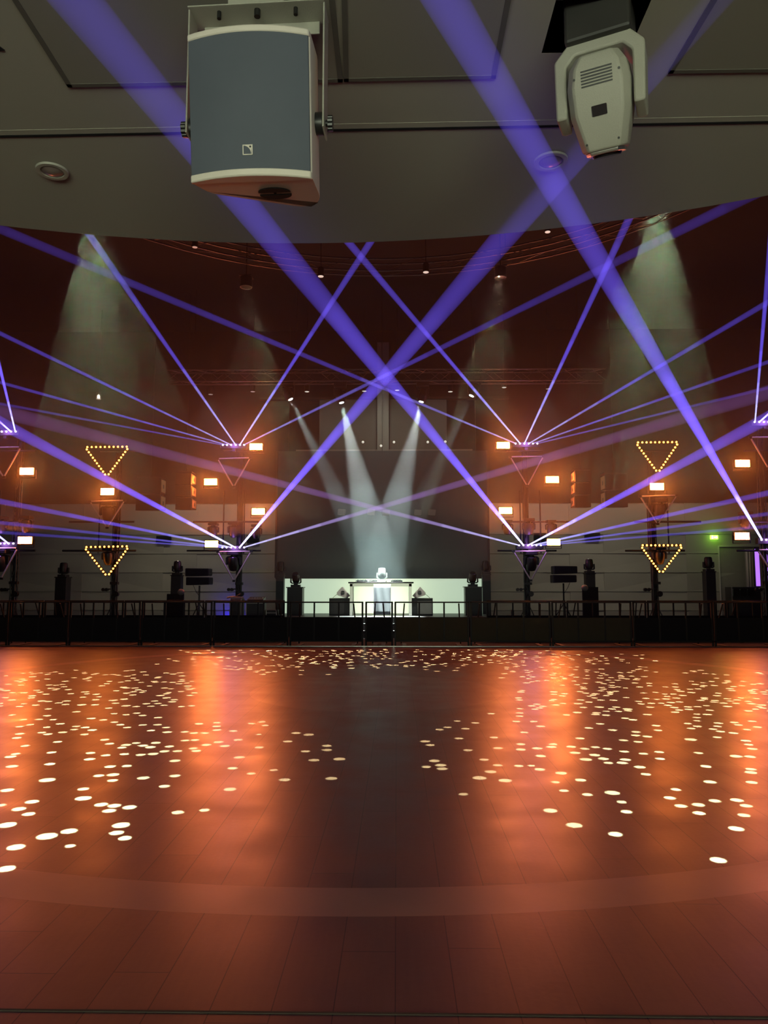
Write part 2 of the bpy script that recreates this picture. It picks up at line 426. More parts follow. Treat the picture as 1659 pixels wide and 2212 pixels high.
# recessed handle slots on the underside
mb = MB()
for sg in (-1, 1):
    pts = []
    for i in range(13):
        t = PI*i/12; pts.append((.045+.046*math.cos(t), .098+sg*(.009+.033*math.sin(t))))
    mb.prism(pts, lambda u, v, d: L2(u, v, d), -H-.003, -H+.002)
mb.cyl(L2(.045, .098, -H-.0015), L2(.045, .098, -H+.004), .004)
tag(mb.build('rigging_recess', M['darkhole'], spk), 'black split round recess on the underside')
# bracket
mb = MB(); hb = .31; ax = .190; yb = .085
def U(x, y, z): return Matrix.Rotation(RZ, 3, 'Z') @ Vector((x, y, z))
def ubox(mb, xa, xb, ya, yb_, za, zb):
    vs = [U(*p) for p in ((xa,ya,za),(xb,ya,za),(xb,yb_,za),(xa,yb_,za),(xa,ya,zb),(xb,ya,zb),(xb,yb_,zb),(xa,yb_,zb))]
    mb.add(vs, [(0,3,2,1),(4,5,6,7),(0,1,5,4),(1,2,6,5),(2,3,7,6),(3,0,4,7)])
zt = ZS-SPK.z-.022
for sx_ in (-1, 1): ubox(mb, sx_*ax, sx_*(ax+.005), yb-.035, yb+.035, -.03, zt)
ubox(mb, -ax-.005, ax+.005, yb-.045, yb+.045, zt-.004, zt)
ubox(mb, -ax+.02, ax-.02, yb+.035, yb+.041, zt-.04, zt)
ubox(mb, -.08, .08, yb-.04, yb+.04, zt, zt+.022)
tag(mb.build('bracket', M['offwhite'], spk, bevel=.002), 'white steel U bracket')
for sx_ in (-1, 1):
    mb = MB(); c0 = U(sx_*(Wd+.0), yb, 0); dx = U(sx_, 0, 0)
    mb.cyl(c0, c0+dx*.020, .030, n=20); mb.cyl(c0+dx*.018, c0+dx*.036, .009)
    for i in range(8):
        t = 2*PI*i/8; off = Vector((0, math.cos(t)*.014, math.sin(t)*.014)); mb.cyl(c0+dx*.034+off, c0+dx*.047+off, .0075, n=8)
    mb.cyl(c0+dx*.034, c0+dx*.047, .015, n=16)
    mb.build('knob', M['knob'], spk, smooth=True)
for k in (-1, 0, 1): MB().cyl(U(k*.11, yb-.02, zt-.004), U(k*.11, yb-.02, zt-.025), .006 if k else .009).build('bolt', M['knob'], spk)

# ------------------------------------------------------------------ white moving head in the ceiling hole (close)
HC = atY(1299, 200, 2.02)
mh = thing('moving_head_light', (HC.x, HC.y, HC.z), 'white moving head light hanging from a square hole in the ceiling', 'moving head light')
mh.scale = (.92, .92, .92)
YH = math.radians(-24)
R2 = Matrix.Rotation(YH, 4, 'Z')
def K(x, y, z): return R2 @ Vector((x, y, z))
mb = MB(); up = (ZS+.2-HC.z)/.92
mb.prism([(-.10,-.085),(.10,-.085),(.10,.085),(-.10,.085)], lambda u, v, d: K(u, v+.02, d), .150, up-.02); mb.build('base', M['case'], mh, bevel=.01)
# yoke: a thick U
yo = round_poly([(-.133,-.085),(-.100,-.085),(-.100,.085),(-.072,.118),(.072,.118),(.100,.085),(.100,-.085),(.133,-.085),(.137,.11),(.085,.168),(-.085,.168),(-.137,.11)], .008, 3)
mb = MB(); mb.prism(yo, lambda u, v, d: K(u, d, v), -.045, .05); mb.build('yoke', M['offwhite'], mh, bevel=.008, smooth=True)
# head body: tapered, tilted slightly
HT = Matrix.Rotation(math.radians(27), 4, 'X')
def Q(x, y, z): return R2 @ (HT @ Vector((x, y, z-.02)))
def prism_taper(mb, secs):   # secs: list of (z, halfx, y0, y1)
    rings = []
    for z, hx_, ya, yb_ in secs:
        cx_ = min(.022, hx_*.3)
        rings.append([Q(-hx_+cx_, ya, z), Q(hx_-cx_, ya, z), Q(hx_, ya+.03, z), Q(hx_, yb_-.03, z), Q(hx_-cx_, yb_, z), Q(-hx_+cx_, yb_, z), Q(-hx_, yb_-.03, z), Q(-hx_, ya+.03, z)])
    n = 8; vs = [p for r in rings for p in r]; fs = []
    for j in range(len(rings)-1):
        for i in range(n): fs.append((j*n+i, j*n+(i+1)%n, (j+1)*n+(i+1)%n, (j+1)*n+i))
    fs += [tuple(range(n)), tuple(range((len(rings)-1)*n, len(rings)*n))]
    mb.add(vs, fs)
mb = MB(); prism_taper(mb, [(.125,.062,-.065,.06),(.09,.085,-.085,.08),(.04,.094,-.092,.09),(-.04,.092,-.092,.09),(-.13,.072,-.075,.075),(-.148,.066,-.07,.07)])
body = mb.build('head', M['headgrey'] if 'headgrey' in M else M['offwhite'], mh, bevel=.006, smooth=True)
mb = MB(); prism_taper(mb, [(-.148,.060,-.062,.062),(-.158,.058,-.06,.06)]); mb.build('lens_ring', M['silver'], mh, bevel=.002)
mb = MB(); mb.cyl(Q(0,0,-.15), Q(0,0,-.166), .052, .044, n=28); mb.build('lens', M['lens'], mh, smooth=True)
def on_front(x, z, o=0):  # y of the front plate at height z
    zs = [(.125,-.065),(.09,-.085),(.04,-.092),(-.04,-.092),(-.13,-.075),(-.148,-.07)]
    for (za, ya), (zb, yb_) in zip(zs[:-1], zs[1:]):
        if zb <= z <= za: return ya+(yb_-ya)*(za-z)/(za-zb)-o
    return -.09-o
mb = MB()
for r in range(6):
    z = .078-r*.0085
    p = [(-.046, z-.0022), (.046, z-.0022), (.046, z+.0022), (-.046, z+.0022)]
    vs = [Q(u, on_front(u, v_, .0012), v_) for u, v_ in p]+[Q(u, on_front(u, v_, -.006), v_) for u, v_ in p]
    mb.add(vs, [(0,3,2,1),(4,5,6,7),(0,1,5,4),(1,2,6,5),(2,3,7,6),(3,0,4,7)])
mb.build('vent', M['knob'], body)
mb = MB(); p = round_poly([(-.023,-.052),(.023,-.052),(.023,-.022),(-.023,-.022)], .003, 2)
mb.add([Q(u, on_front(u, v_, .0015), v_) for u, v_ in p]+[Q(u, on_front(u, v_, -.01), v_) for u, v_ in p],
       [tuple(range(12))[::-1], tuple(range(12, 24))]+[(i, (i+1)%12, 12+(i+1)%12, 12+i) for i in range(12)])
mb.build('display', M['lens'], body)
for sx_, z in ((-.066,.062),(.066,.062),(-.048,-.125),(.048,-.125)):
    MB().cyl(Q(sx_, on_front(sx_, z, .002), z), Q(sx_, on_front(sx_, z, -.006), z), .0035, n=10).build('screw', M['knob'], body)

# ------------------------------------------------------------------ dot projectors: light through a perforated disc
DOTS = []
def D(lst, ox, oy):
    for q in lst: DOTS.append((ox+q[0]/2, oy+q[1]/2, .043 if len(q) < 3 else q[2]))
D([(86,379),(86,410),(73,428),(108,462),(68,497),(46,509),(52,551),(5,558),(203,610,.06),(215,541),(222,491),(249,445),(270,404),(206,412),(180,405),(202,382),(168,348),(230,349),(260,367),(130,371),(102,349),(202,332),(208,303),(52,329),(330,378),(320,392),(368,383),(398,394),(366,413),(391,493),(387,520),(453,436),(474,453),(457,503),(526,470),(545,458),(588,450),(537,498),(618,461),(673,449),(650,468),(608,501),(662,497),(710,486),(732,465),(766,485),(756,527),(476,552),(548,549),(427,591),(489,587),(487,612),(620,601),(756,592),(550,383),(652,396),(616,372),(681,371),(718,383),(723,403),(798,402),(800,439),(838,407),(843,437),(836,473),(848,484),(892,458),(860,367),(884,407),(938,362),(935,378),(937,394),(944,446),(971,463),(1007,398),(1028,436),(1034,512),(1005,559),(1085,582,.035),(1118,413,.03),(1120,469),(1132,359),(1086,366),(1147,374),(1182,567,.03),(1229,609),(1243,443),(1280,407),(1334,414,.05),(1321,486),(1357,524),(1412,462),(1412,480),(1466,519,.05),(1432,603),(683,340),(495,360),(520,371),(447,350),(395,344),(493,323),(545,328),(590,321),(616,331),(470,299),(330,315),(708,287)], 0, 1380)
D([(315,355),(273,382),(239,392),(351,388),(394,363),(463,323),(323,430),(177,443,.05),(199,459),(217,527),(182,553,.035),(244,546),(250,561),(361,481),(431,522),(474,426),(491,472),(490,546),(460,574),(411,601,.05),(522,612,.05),(581,549),(590,478),(589,455),(585,334),(605,404),(571,357),(646,357),(676,378),(661,473),(676,506),(720,511),(636,548,.03),(672,564),(730,455),(722,467),(740,619,.03),(764,580),(808,466),(824,492),(846,430),(848,610),(871,521,.05),(866,475),(884,385),(912,468),(909,502),(932,367),(964,475),(947,518),(968,536),(987,394),(1028,536),(1037,487),(1043,522),(1034,438),(1087,402),(1087,417),(1097,445),(1137,422),(1120,496),(1104,554),(1130,585),(1188,489),(1192,518),(1174,375),(1183,395),(1312,366),(1326,387),(1352,378),(1324,435,.055),(1357,493),(1390,551),(1408,618),(1438,425),(1452,400),(1420,390),(1440,378),(1443,364),(1509,407),(1513,361),(1530,372),(1520,507,.05),(1580,509),(1590,475),(1575,457),(1563,440),(1584,563),(1584,577),(1612,381),(1568,392),(1590,356),(1350,325),(1350,340),(1352,354),(1075,350),(1108,348),(1040,343)], 830, 1380)
D([(32,114),(360,109),(360,149,.05),(138,164),(5,179,.03),(82,195),(124,217),(31,264,.05),(437,176),(494,181),(472,203),(560,188),(523,265,.05),(504,298,.038),(539,321,.04),(299,291,.048),(202,313,.062),(134,336,.045),(69,360,.05),(303,355,.03),(368,343,.048),(28,453,.045),(768,210),(883,200,.036),(994,110),(710,97)], 0, 1650)
D([(341,131,.036),(718,202),(821,265,.05),(998,304),(985,125,.05),(1025,165,.036),(1047,207,.036),(1099,215,.036),(878,133,.034),(776,116,.03),(1261,111,.038),(1234,147,.04),(1282,182,.04),(1358,177,.04),(1360,213,.038),(1428,160,.04),(1524,157,.04),(1564,181,.042),(1554,222,.04),(1521,280,.042),(1443,416,.045),(1588,80,.045)], 830, 1650)
def scatter(x0, x1, y0, y1, n, f=None):
    k = 0
    while k < n:
        x = random.uniform(x0, x1); y = random.uniform(y0, y1)
        if f and random.random() > f(x, y): continue
        DOTS.append((x, y, random.uniform(.042, .056))); k += 1
scatter(-60, 420, 1452, 1528, 190, lambda x, y: 1-.5*abs(y-1492)/40)
scatter(60, 330, 1446, 1460, 10)
scatter(310, 835, 1404, 1458, 150, lambda x, y: 1 if y < 1404+max(10, 54*(1-abs(x-560)/330)) and (x > 420 or y > 1418) else .1)
scatter(640, 835, 1402, 1442, 45)
scatter(830, 1130, 1402, 1452, 100, lambda x, y: 1 if y < 1440 else .25)
scatter(1080, 1420, 1404, 1470, 120, lambda x, y: 1 if y > 1398+(x-1080)*.05 else 0)
scatter(1240, 1720, 1442, 1545, 210, lambda x, y: 1-.6*abs(y-1500)/50)
scatter(1120, 1330, 1450, 1545, 50)
SRC = [('S1', atY(532, 604, 18.5)), ('S2', atY(1081, 584, 18.5)), ('S3', atY(196, 430, 15.0)), ('S4', atY(1425, 400, 15.0))]
gl = {'S1': 'dot projector hanging left of centre with a faint fan of light below it', 'S2': 'dot projector hanging right of centre with a faint fan of light below it',
      'S3': 'dot projector hidden above the low ceiling edge at the left, streaks of light below', 'S4': 'dot projector hidden above the low ceiling edge at the right, streaks of light below'}
bins = {k: [] for k, _ in SRC}
def gobo(rad, hs):
    from mathutils.geometry import delaunay_2d_cdt
    SCL = 1000.0; vs = []; fc = []
    def loop(cx, cy, r, n):
        o = len(vs); vs.extend(Vector(((cx+r*math.cos(2*PI*i/n))*SCL, (cy+r*math.sin(2*PI*i/n))*SCL)) for i in range(n))
        fc.append(list(range(o, o+n)))
    loop(0, 0, rad*1.02, 64)
    for x, y, rr in hs: loop(x, y, rr, 14)
    ov, oe, of, _, _, _ = delaunay_2d_cdt(vs, [], fc, 1, 1e-5)
    keep = []
    for f in of:
        cx = sum(ov[i].x for i in f)/len(f)/SCL; cy = sum(ov[i].y for i in f)/len(f)/SCL
        if not any((cx-x)**2+(cy-y)**2 < (rr*.985)**2 for x, y, rr in hs): keep.append(f)
    me = bpy.data.meshes.new('gobo_disc'); me.from_pydata([(v.x/SCL, v.y/SCL, 0) for v in ov], [], keep); me.materials.append(M['darkhole'])
    o = bpy.data.objects.new('gobo_disc', me); COL.objects.link(o); return o
GD = .20
for (px, py, r) in DOTS:
    P = atZ(px, py, 0)
    best = min(SRC, key=lambda q: (q[1].x-P.x)**2+(q[1].y-P.y)**2*(1.0))
    bins[best[0]].append((P, r))
for k, S in SRC:
    hs = []; rad = .06
    for P, r in bins[k]:
        f = GD/S.z
        x, y = (P.x-S.x)*f, (P.y-S.y)*f; rr = r*f*random.uniform(.9, 1.1)
        if any((x-h[0])**2+(y-h[1])**2 < (rr+h[2]+.0002)**2 for h in hs): continue
        hs.append((x, y, rr)); rad = max(rad, math.hypot(x, y)+.02)
    t = thing('dot_projector', S, gl[k], 'stage light', 'dot projectors under the hall ceiling')
    holes = [[(x+rr*math.cos(2*PI*i/14), y+rr*math.sin(2*PI*i/14)) for i in range(14)] for x, y, rr in hs]
    g = gobo(rad, hs)
    g.location = (0, 0, -GD); g.parent = t
    mb = MB(); n = 32
    ring = [(rad*math.cos(2*PI*i/n), rad*math.sin(2*PI*i/n)) for i in range(n)]
    vs = [(x*1.001, y*1.001, -GD-.01) for x, y in ring]+[(x*1.001, y*1.001, .06) for x, y in ring]+[(x*1.1, y*1.1, .06) for x, y in ring]+[(x*1.1, y*1.1, -GD-.01) for x, y in ring]
    fs = []
    for a_, b_ in ((0,1),(1,2),(2,3),(3,0)):
        for i in range(n): fs.append((a_*n+i, a_*n+(i+1)%n, b_*n+(i+1)%n, b_*n+i))
    mb.add(vs, fs); mb.box(-rad*1.1, rad*1.1, -rad*1.1, rad*1.1, .06, .075); mb.build('housing', M['black'], t)
    MB().cyl((0,0,.07), (0,0,10.8-S.z), .012).build('stem', M['black'], t)
    for q in range(3):      # three lamp chips in one spot
        L_ = lamp('dot_lamp', 'SPOT', (0,0,0), (1.5 if k in ('S1','S2') else 1)*P_GOBO/3, (.80, 1, .56), spot_size=math.radians(150), spot_blend=0, shadow_soft_size=.00015)
        L_.parent = t
    
# ------------------------------------------------------------------ hall lighting rigs overhead
def box_truss(mb, A, B, s=.29, step=.4, up=Vector((0,0,1)), r=.024, rd=.010):
    A, B = Vector(A), Vector(B); d = (B-A).normalized(); sd = d.cross(up).normalized(); n = max(1, int((B-A).length/step))
    cr = [(-s/2, -s/2), (s/2, -s/2), (s/2, s/2), (-s/2, s/2)]
    for a_, b_ in cr: mb.cyl(A+sd*a_+up*b_, B+sd*a_+up*b_, r, n=8)
    for i in range(n):
        p = A+(B-A)*(i/n); q = A+(B-A)*((i+1)/n)
        for k in range(4):
            u = cr[k]; v_ = cr[(k+1)%4]
            if i % 2: u, v_ = v_, u
            mb.cyl(p+sd*u[0]+up*u[1], q+sd*v_[0]+up*v_[1], rd, n=5)
YT = 22.5
ta = atY(365, 815, YT); tb = atY(1305, 812, YT)
mb = MB(); box_truss(mb, ta, tb, .36, .42)
cabs = []
for px in (420, 640, 825, 1020, 1250):
    p = atY(px, 800, YT); cabs.append((Vector(p), Vector((p.x, p.y, 10.8))))
t = thing('lighting_truss', (ta+tb)/2, 'long horizontal dark truss spanning high above the stage', 'truss')
o = mb.build('truss_frame', M['truss'], t); o.location = -t.location
for a_, b_ in cabs: MB().cyl(a_-t.location, b_-t.location, .008, n=6).build('cable', M['black'], t)
# round truss high over the dance floor
mb = MB(); RR = 8.3; zr = 9.95; n = 60
for s_, zz in ((-.16,-.16),(.16,-.16),(-.16,.16),(.16,.16)):
    pts = [(RC.x+(RR+s_)*math.cos(2*PI*i/n), RC.y+(RR+s_)*math.sin(2*PI*i/n), zr+zz) for i in range(n+1)]
    mb.tube(pts, .022, n=6)
for i in range(n):
    a_, b_ = 2*PI*i/n, 2*PI*(i+1)/n
    for (s0, z0), (s1, z1) in (((-.16,-.16),(.16,-.16)), ((.16,-.16),(.16,.16)), ((-.16,.16),(-.16,-.16))):
        if i % 2: (s0, z0), (s1, z1) = (s1, z1), (s0, z0)
        mb.cyl((RC.x+(RR+s0)*math.cos(a_), RC.y+(RR+s0)*math.sin(a_), zr+z0), (RC.x+(RR+s1)*math.cos(b_), RC.y+(RR+s1)*math.sin(b_), zr+z1), .009, n=4)
t = thing('round_truss', (RC.x, RC.y, zr), 'round dark truss hanging high over the dance floor', 'truss')
o = mb.build('truss_frame', M['truss'], t); o.location = -t.location
for k in range(8): x, y = RR*math.cos(k*PI/4+.4), RR*math.sin(k*PI/4+.4); MB().cyl((x, y, .15), (x, y, 10.8-zr), .008, n=6).build('cable', M['black'], t)

def pendant(name_label, px, py, Y, lit, group, size=.085):
    p = atY(px, py, Y)
    t = thing('ceiling_spotlight', p, name_label, 'ceiling spotlight', group)
    MB().lathe([(size, 0), (size, .20), (size*.8, .24)], 16).build('can', M['black'], t, smooth=True)
    MB().lathe([(size*.86, -.004), (size*.86, .002)], 16).build('lamp_face', M['lampface'] if lit else M['lampfacedim'], t)
    MB().cyl((0,0,.23), (0,0,10.8-p.z), .010, n=6).build('stem', M['black'], t)
    return t
pendant('unlit can spotlight high up, just left of the two crossing laser beams', 693, 597, 18.6, True, 'upper row of can spotlights')
pendant('unlit can spotlight high up, right of the two crossing laser beams', 920, 588, 18.6, True, 'upper row of can spotlights')
pendant('can spotlight highest at left, right under the low ceiling edge', 421, 534, 17.2, False, 'upper row of can spotlights', .07)
pendant('can spotlight highest at right, below the moving head beam crossing', 1183, 501, 17.0, True, 'upper row of can spotlights', .075)
for i, (px, py, l) in enumerate([(455,852,0),(546,846,0),(663,846,1),(787,845,1),(858,843,1),(973,846,1),(1089,837,1),(1184,840,0),(213,862,0)]):
    nm = ['first from the left beside the left laser fan','second from the left over the left laser bar','third from the left between two white beams','fourth from the left near the beam crossing','fifth from the left just right of the beam crossing','sixth from the left, right of the white beam','seventh from the left over the right laser bar','eighth from the left above the right speakers','far left above the lit triangle'][i]
    pendant('can spotlight below the stage truss, '+nm, px, py, 24.2, l, 'lower row of can spotlights', .085)

# unseen lamps added near the outer cans to brighten the pale wall
for px in (213, 455, 1184, 1440):
    p = atY(px, 850, 24.1); sgn = -1 if px < 829 else 1
    lamp('wash_lamp', 'SPOT', p+Vector((0,0,-.05)), P_WASH, (1,.95,.70), spot_size=math.radians(95), spot_blend=.9, shadow_soft_size=.08, target=(p.x, YW-.6, 1.2))

for px in (663, 787, 858, 973):
    p = atY(px, 846, 24.1)
    lamp('can_lamp', 'SPOT', p+Vector((0,0,-.05)), 38, (.95,1,.80), spot_size=math.radians(140), spot_blend=.9, shadow_soft_size=.06, target=(p.x, YW, 5.6))

# architectural pillar and dark panels high on the stage wall
x0, x1, z0, z1 = rc(815, 858, 840, 975, YW-.25)
struct(MB().box(x0, x1, YW-.35, YW-.0, z0, z1+2.0).build('trim_6', M['column']))
for i, (a_, b_) in enumerate(((690, 813), (842, 965))):
    x0, x1, z0, z1 = rc(a_, 862, b_, 972, YW-.1)
    struct(MB().box(x0, x1, YW-.1, YW, z0, z1).build('trim_%d' % (7+i), M['windowpanel']))
x0, x1, z0, z1 = rc(640, 972, 1020, 980, YW-.2)
struct(MB().box(x0, x1, YW-.3, YW, z0, z1).build('trim_9', M['column']))
x0, x1, z0, z1 = rc(560, 857, 1100, 862, YW-.2)
struct(MB().box(x0, x1, YW-.2, YW, z0, z1).build('trim_10', M['metal']))
for i, (px, py) in enumerate([(784,955),(823,963),(851,955),(924,955),(962,954)]):
    nm = ['left of the pillar','on the pillar itself','right of the pillar','under the right white beam','rightmost of the row'][i]
    p = atY(px, py, 25.6)
    t = thing('small_spotlight', p, 'tiny pale spotlight high behind the stage, '+nm, 'spotlight', 'tiny spotlights high behind the stage')
    MB().sphere((0,0,0), .045).build('lamp_face', M['lampface'], t); MB().cyl((0,.0,.03), (0,.75,.10), .012, n=6).build('arm', M['black'], t)

# ------------------------------------------------------------------ stage, screen, led wall
SZ = .56
x0, x1, _, _ = rc(596, 1300, 1062, 1330, 23)
t = thing('stage', ((x0+x1)/2, 23.4, 0), 'low black stage platform carrying the dj table', 'stage')
MB().box((x0-x1)/2, (x1-x0)/2, -1.3, 2.6, -.012, SZ).build('deck', M['black'], t)
hx_ = 2.3
for i in range(2):
    tr = MB(); tr.box(-hx_, hx_, -1.3-.32*(2-i), -1.3-.32*(1-i), -.012, .19*(i+1)); st = tr.build('step', M['black'], t)
    MB().box(-hx_, hx_, -1.3-.32*(2-i)-.004, -1.3-.32*(2-i)+.02, .19*(i+1), .19*(i+1)+.006).build('step_edge', M['ltgrey'], st)
x0, x1, z0, z1 = rc(600, 1248, 1052, 975, 25.9)
scr = MB(); scr.box(x0, x1, 25.8, 25.95, z0, z1)
t = thing('projection_screen', ((x0+x1)/2, 25.9, (z0+z1)/2), 'huge dark grey screen hanging behind the dj table', 'screen')
o = scr.build('screen_cloth', M['screen'], t); o.location = -t.location
mb = MB(); mb.box(x0-.03, x1+.03, 25.76, 25.97, z0-.05, z0); mb.box(x0-.06, x0, 25.76, 25.97, z0, z1); mb.box(x1, x1+.06, 25.76, 25.97, z0, z1)
o = mb.build('screen_frame', M['black'], t); o.location = -t.location
for k in (-1, 0, 1): MB().cyl((k*(x1-x0)*.45, 0, (z1-z0)/2-.05), (k*(x1-x0)*.45, 0, 10.8-(z0+z1)/2), .01, n=6).build('hanging_cable', M['black'], t)
x0, x1, z0, z1 = rc(612, 1250, 1041, 1326, 25.0)
t = thing('led_wall', ((x0+x1)/2, 25.0, 0), 'low glowing white panel wall behind the dj table', 'led wall')
MB().box(-(x1-x0)/2, (x1-x0)/2, 0, .12, SZ, z1).build('glowing_face', M['led'], t)
MB().box(-(x1-x0)/2-.03, (x1-x0)/2+.03, .12, .2, SZ, z1+.02).build('back_frame', M['black'], t)
for i, (px, py) in enumerate([(738,1106),(802,1106),(834,1108),(903,1107),(933,1107)]):  # raised pale patches imitate light reflected on the screen
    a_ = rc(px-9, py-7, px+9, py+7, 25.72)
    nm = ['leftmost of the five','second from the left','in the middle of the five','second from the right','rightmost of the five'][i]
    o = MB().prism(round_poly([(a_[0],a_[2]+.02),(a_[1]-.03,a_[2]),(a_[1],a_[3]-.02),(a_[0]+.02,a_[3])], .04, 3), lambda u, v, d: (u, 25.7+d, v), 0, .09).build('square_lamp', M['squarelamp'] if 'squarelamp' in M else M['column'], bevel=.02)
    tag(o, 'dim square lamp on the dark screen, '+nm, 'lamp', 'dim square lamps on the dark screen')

# dj table
x0, x1, zb, zt = rc(757, 1325, 889, 1257, 23.3)
t = thing('dj_table', ((x0+x1)/2, 23.3, SZ), 'silver framed dj table with dark top and grey cloth in front', 'table')
hw_ = (x1-x0)/2; Ht = zt-SZ
MB().box(-hw_-.05, hw_+.06, -.35, .35, Ht-.05, Ht).build('table_top', M['metal'], t, bevel=.01)
MB().box(-hw_, hw_, -.33, -.27, Ht-.14, Ht-.06).box(-hw_, hw_, .27, .33, Ht-.14, Ht-.06).build('frame_rail', M['silver'], t)
for sx_ in (-1, 1):
    for sy_ in (-1, 1): MB().box(sx_*hw_, sx_*(hw_-.085), sy_*.33, sy_*.26, 0, Ht-.05).build('leg', M['silver'], t)
xa, xb, _, _ = rc(807, 1325, 844, 1267, 22.95); cx_ = ((xa+xb)/2)-(x0+x1)/2; cw = (xb-xa)/2
mb = MB(); n = 14; vs = []; fs = []
for j in range(9):
    for i in range(n+1):
        u = -1+2*i/n; z = .03+(Ht-.07-.03)*j/8
        vs.append((cx_+u*cw*(1+.01*math.sin(j)), -.365+.010*math.sin(u*7+j*.5), z))
for j in range(8):
    for i in range(n): k = j*(n+1)+i; fs.append((k, k+1, k+n+2, k+n+1))
mb.add(vs, fs); o = mb.build('front_cloth', M['cloth'], t, smooth=True); sm = o.modifiers.new('solid', 'SOLIDIFY'); sm.thickness = .006
TX, TZ = (x0+x1)/2, SZ+Ht
def dj_player(x, wd, label):
    t = thing('dj_controller', (x, 23.3, TZ), label, 'dj controller', 'dj decks on the table')
    MB().box(-wd, wd, -.16, .16, 0, .05).build('body', M['knob'], t, bevel=.008)
    MB().lathe([(.10,.05),(.10,.062),(.03,.064)], 20).build('jog_wheel', M['metal'], t)
    MB().box(-wd*.8, wd*.8, .06, .15, .05, .06).build('display', M['lens'], t)
    for k in range(4): MB().cyl((-wd*.7+k*wd*.45, -.13, .05), (-wd*.7+k*wd*.45, -.13, .075), .012, n=8).build('knob', M['silver'], t)
xq = lambda px: atY(px, 1255, 23.2).x
dj_player(xq(782), .17, 'black dj deck at the left end of the table')
dj_player(xq(806), .12, 'black dj mixer left of the white moving head')
dj_player(xq(857), .18, 'black dj deck right of the white moving head')
mb = MB(); pts = [(xq(768)+i*.08, 23.05+.03*math.sin(i*1.7), TZ+.012+(.05 if i % 3 == 1 else 0)) for i in range(9)]
tag(mb.tube(pts, .010, 6).build('cable', M['knob']), 'loose black cable lying on the left half of the dj table', 'cable')

l = lamp('glow_lamp', 'AREA', (TX, 23.75, SZ+.55), 18, (1,1,.62), shape='RECTANGLE', size=.9, size_y=.5, target=(TX, 25, SZ+.5))
# ---- moving head fixtures (standing), local height about .44
def make_head(label, group, hm, loc, tilt=20, scale=1, hang=False, rz=0, lens=None):
    t = thing('moving_head_light', loc, label, 'moving head light', group, rz=rz)
    s_ = -1 if hang else 1
    mb = MB(); mb.prism(round_poly([(-.15,-.13),(.15,-.13),(.15,.13),(-.15,.13)], .03, 2), lambda u, v, d: (u, v, d), 0, s_*.075)
    mb.cyl((0,0,s_*.07), (0,0,s_*.11), .07, n=16); mb.build('base', hm, t, bevel=.008)
    yo = [(-.175,.30),(-.135,.30),(-.135,.16),(-.11,.135),(.11,.135),(.135,.16),(.135,.30),(.175,.30),(.18,.14),(.13,.10),(-.13,.10),(-.18,.14)]
    yo = [(u, v*s_) for u, v in yo]
    MB().prism(yo, lambda u, v, d: (u, d, v), -.04, .04).build('yoke', hm, t, bevel=.006)
    Rm = Matrix.Translation((0,0,s_*.28)) @ Matrix.Rotation(math.radians(tilt), 4, 'X')
    mb = MB(); prof = [(.06,-.16),(.10,-.14),(.125,-.06),(.125,.06),(.115,.14),(.105,.17)]
    vs = []; n = 18; fs = []
    for r, h in prof:
        for i in range(n): a_ = 2*PI*i/n; vs.append(Rm @ Vector((r*math.cos(a_), r*math.sin(a_), h)))
    for j in range(len(prof)-1):
        for i in range(n): fs.append((j*n+i, j*n+(i+1)%n, (j+1)*n+(i+1)%n, (j+1)*n+i))
    fs += [tuple(range(n))[::-1], tuple(range((len(prof)-1)*n, len(prof)*n))]
    mb.add(vs, fs); h = mb.build('head', hm, t, smooth=True)
    MB().cyl(Rm @ Vector((0,0,.168)), Rm @ Vector((0,0,.182)), .095, .080, n=18).build('lens', lens or M['lens'], h, smooth=True)
    t.scale = (scale,)*3
    return t
# white one on the table
p = Vector((xq(825), 23.15, TZ)); M['headgrey'] = mat('pale_grey_plastic', (.12,.13,.12), .5, noise=.05)
make_head('pale grey moving head light standing in the middle of the dj table', None, M['headgrey'], p, tilt=3, scale=.95)
# plinths with moving heads
def plinth(px0, px1, top, Y, label, zb=-.012, wide=None, m='black', depth=None):
    x0, x1, _, z1 = rc(px0, top+20, px1, top, Y)
    wd = (x1-x0)/2; dp = depth or wd
    t = thing('plinth', ((x0+x1)/2, Y+dp, zb), label, 'plinth', 'black plinths carrying moving heads')
    MB().box(-wd, wd, -dp, dp, 0, z1-zb-.03).build('column', M[m], t, bevel=.006)
    MB().box(-wd*1.12, wd*1.12, -dp*1.12, dp*1.12, z1-zb-.03, z1-zb).build('top_plate', M['metal'], t)
    if wide:
        a0, a1, _, zz = rc(wide[0], wide[2]+10, wide[1], wide[2], Y)
        cx = (x0+x1)/2; MB().box(a0-cx, a1-cx, -dp*1.5, -dp*1.02, 0, zz-zb).build('cloth_skirt', M['blackrough'], t)
    return Vector(((x0+x1)/2, Y+dp, z1))
specs = [
 (119,143,1246,22.6,'tall black plinth at far left, between two towers', 'far left between two towers', None),
 (369,390,1242,23.0,'tall black plinth left of the two-box speaker stand', 'left of the two-box speaker stand', (362,398,1283)),
 (1266,1286,1238,23.0,'tall black plinth right of the two-box speaker stand', 'right of the two-box speaker stand', (1257,1291,1268)),
 (1525,1546,1234,22.6,'tall black plinth at far right, under the green exit sign', 'far right under the exit sign', None),
 (596,613,1242,24.4,'tall black plinth at the left end of the glowing wall', 'at the left end of the glowing wall', None),
 (1042,1060,1240,24.4,'tall black plinth at the right end of the glowing wall', 'at the right end of the glowing wall', None)]
proto = None
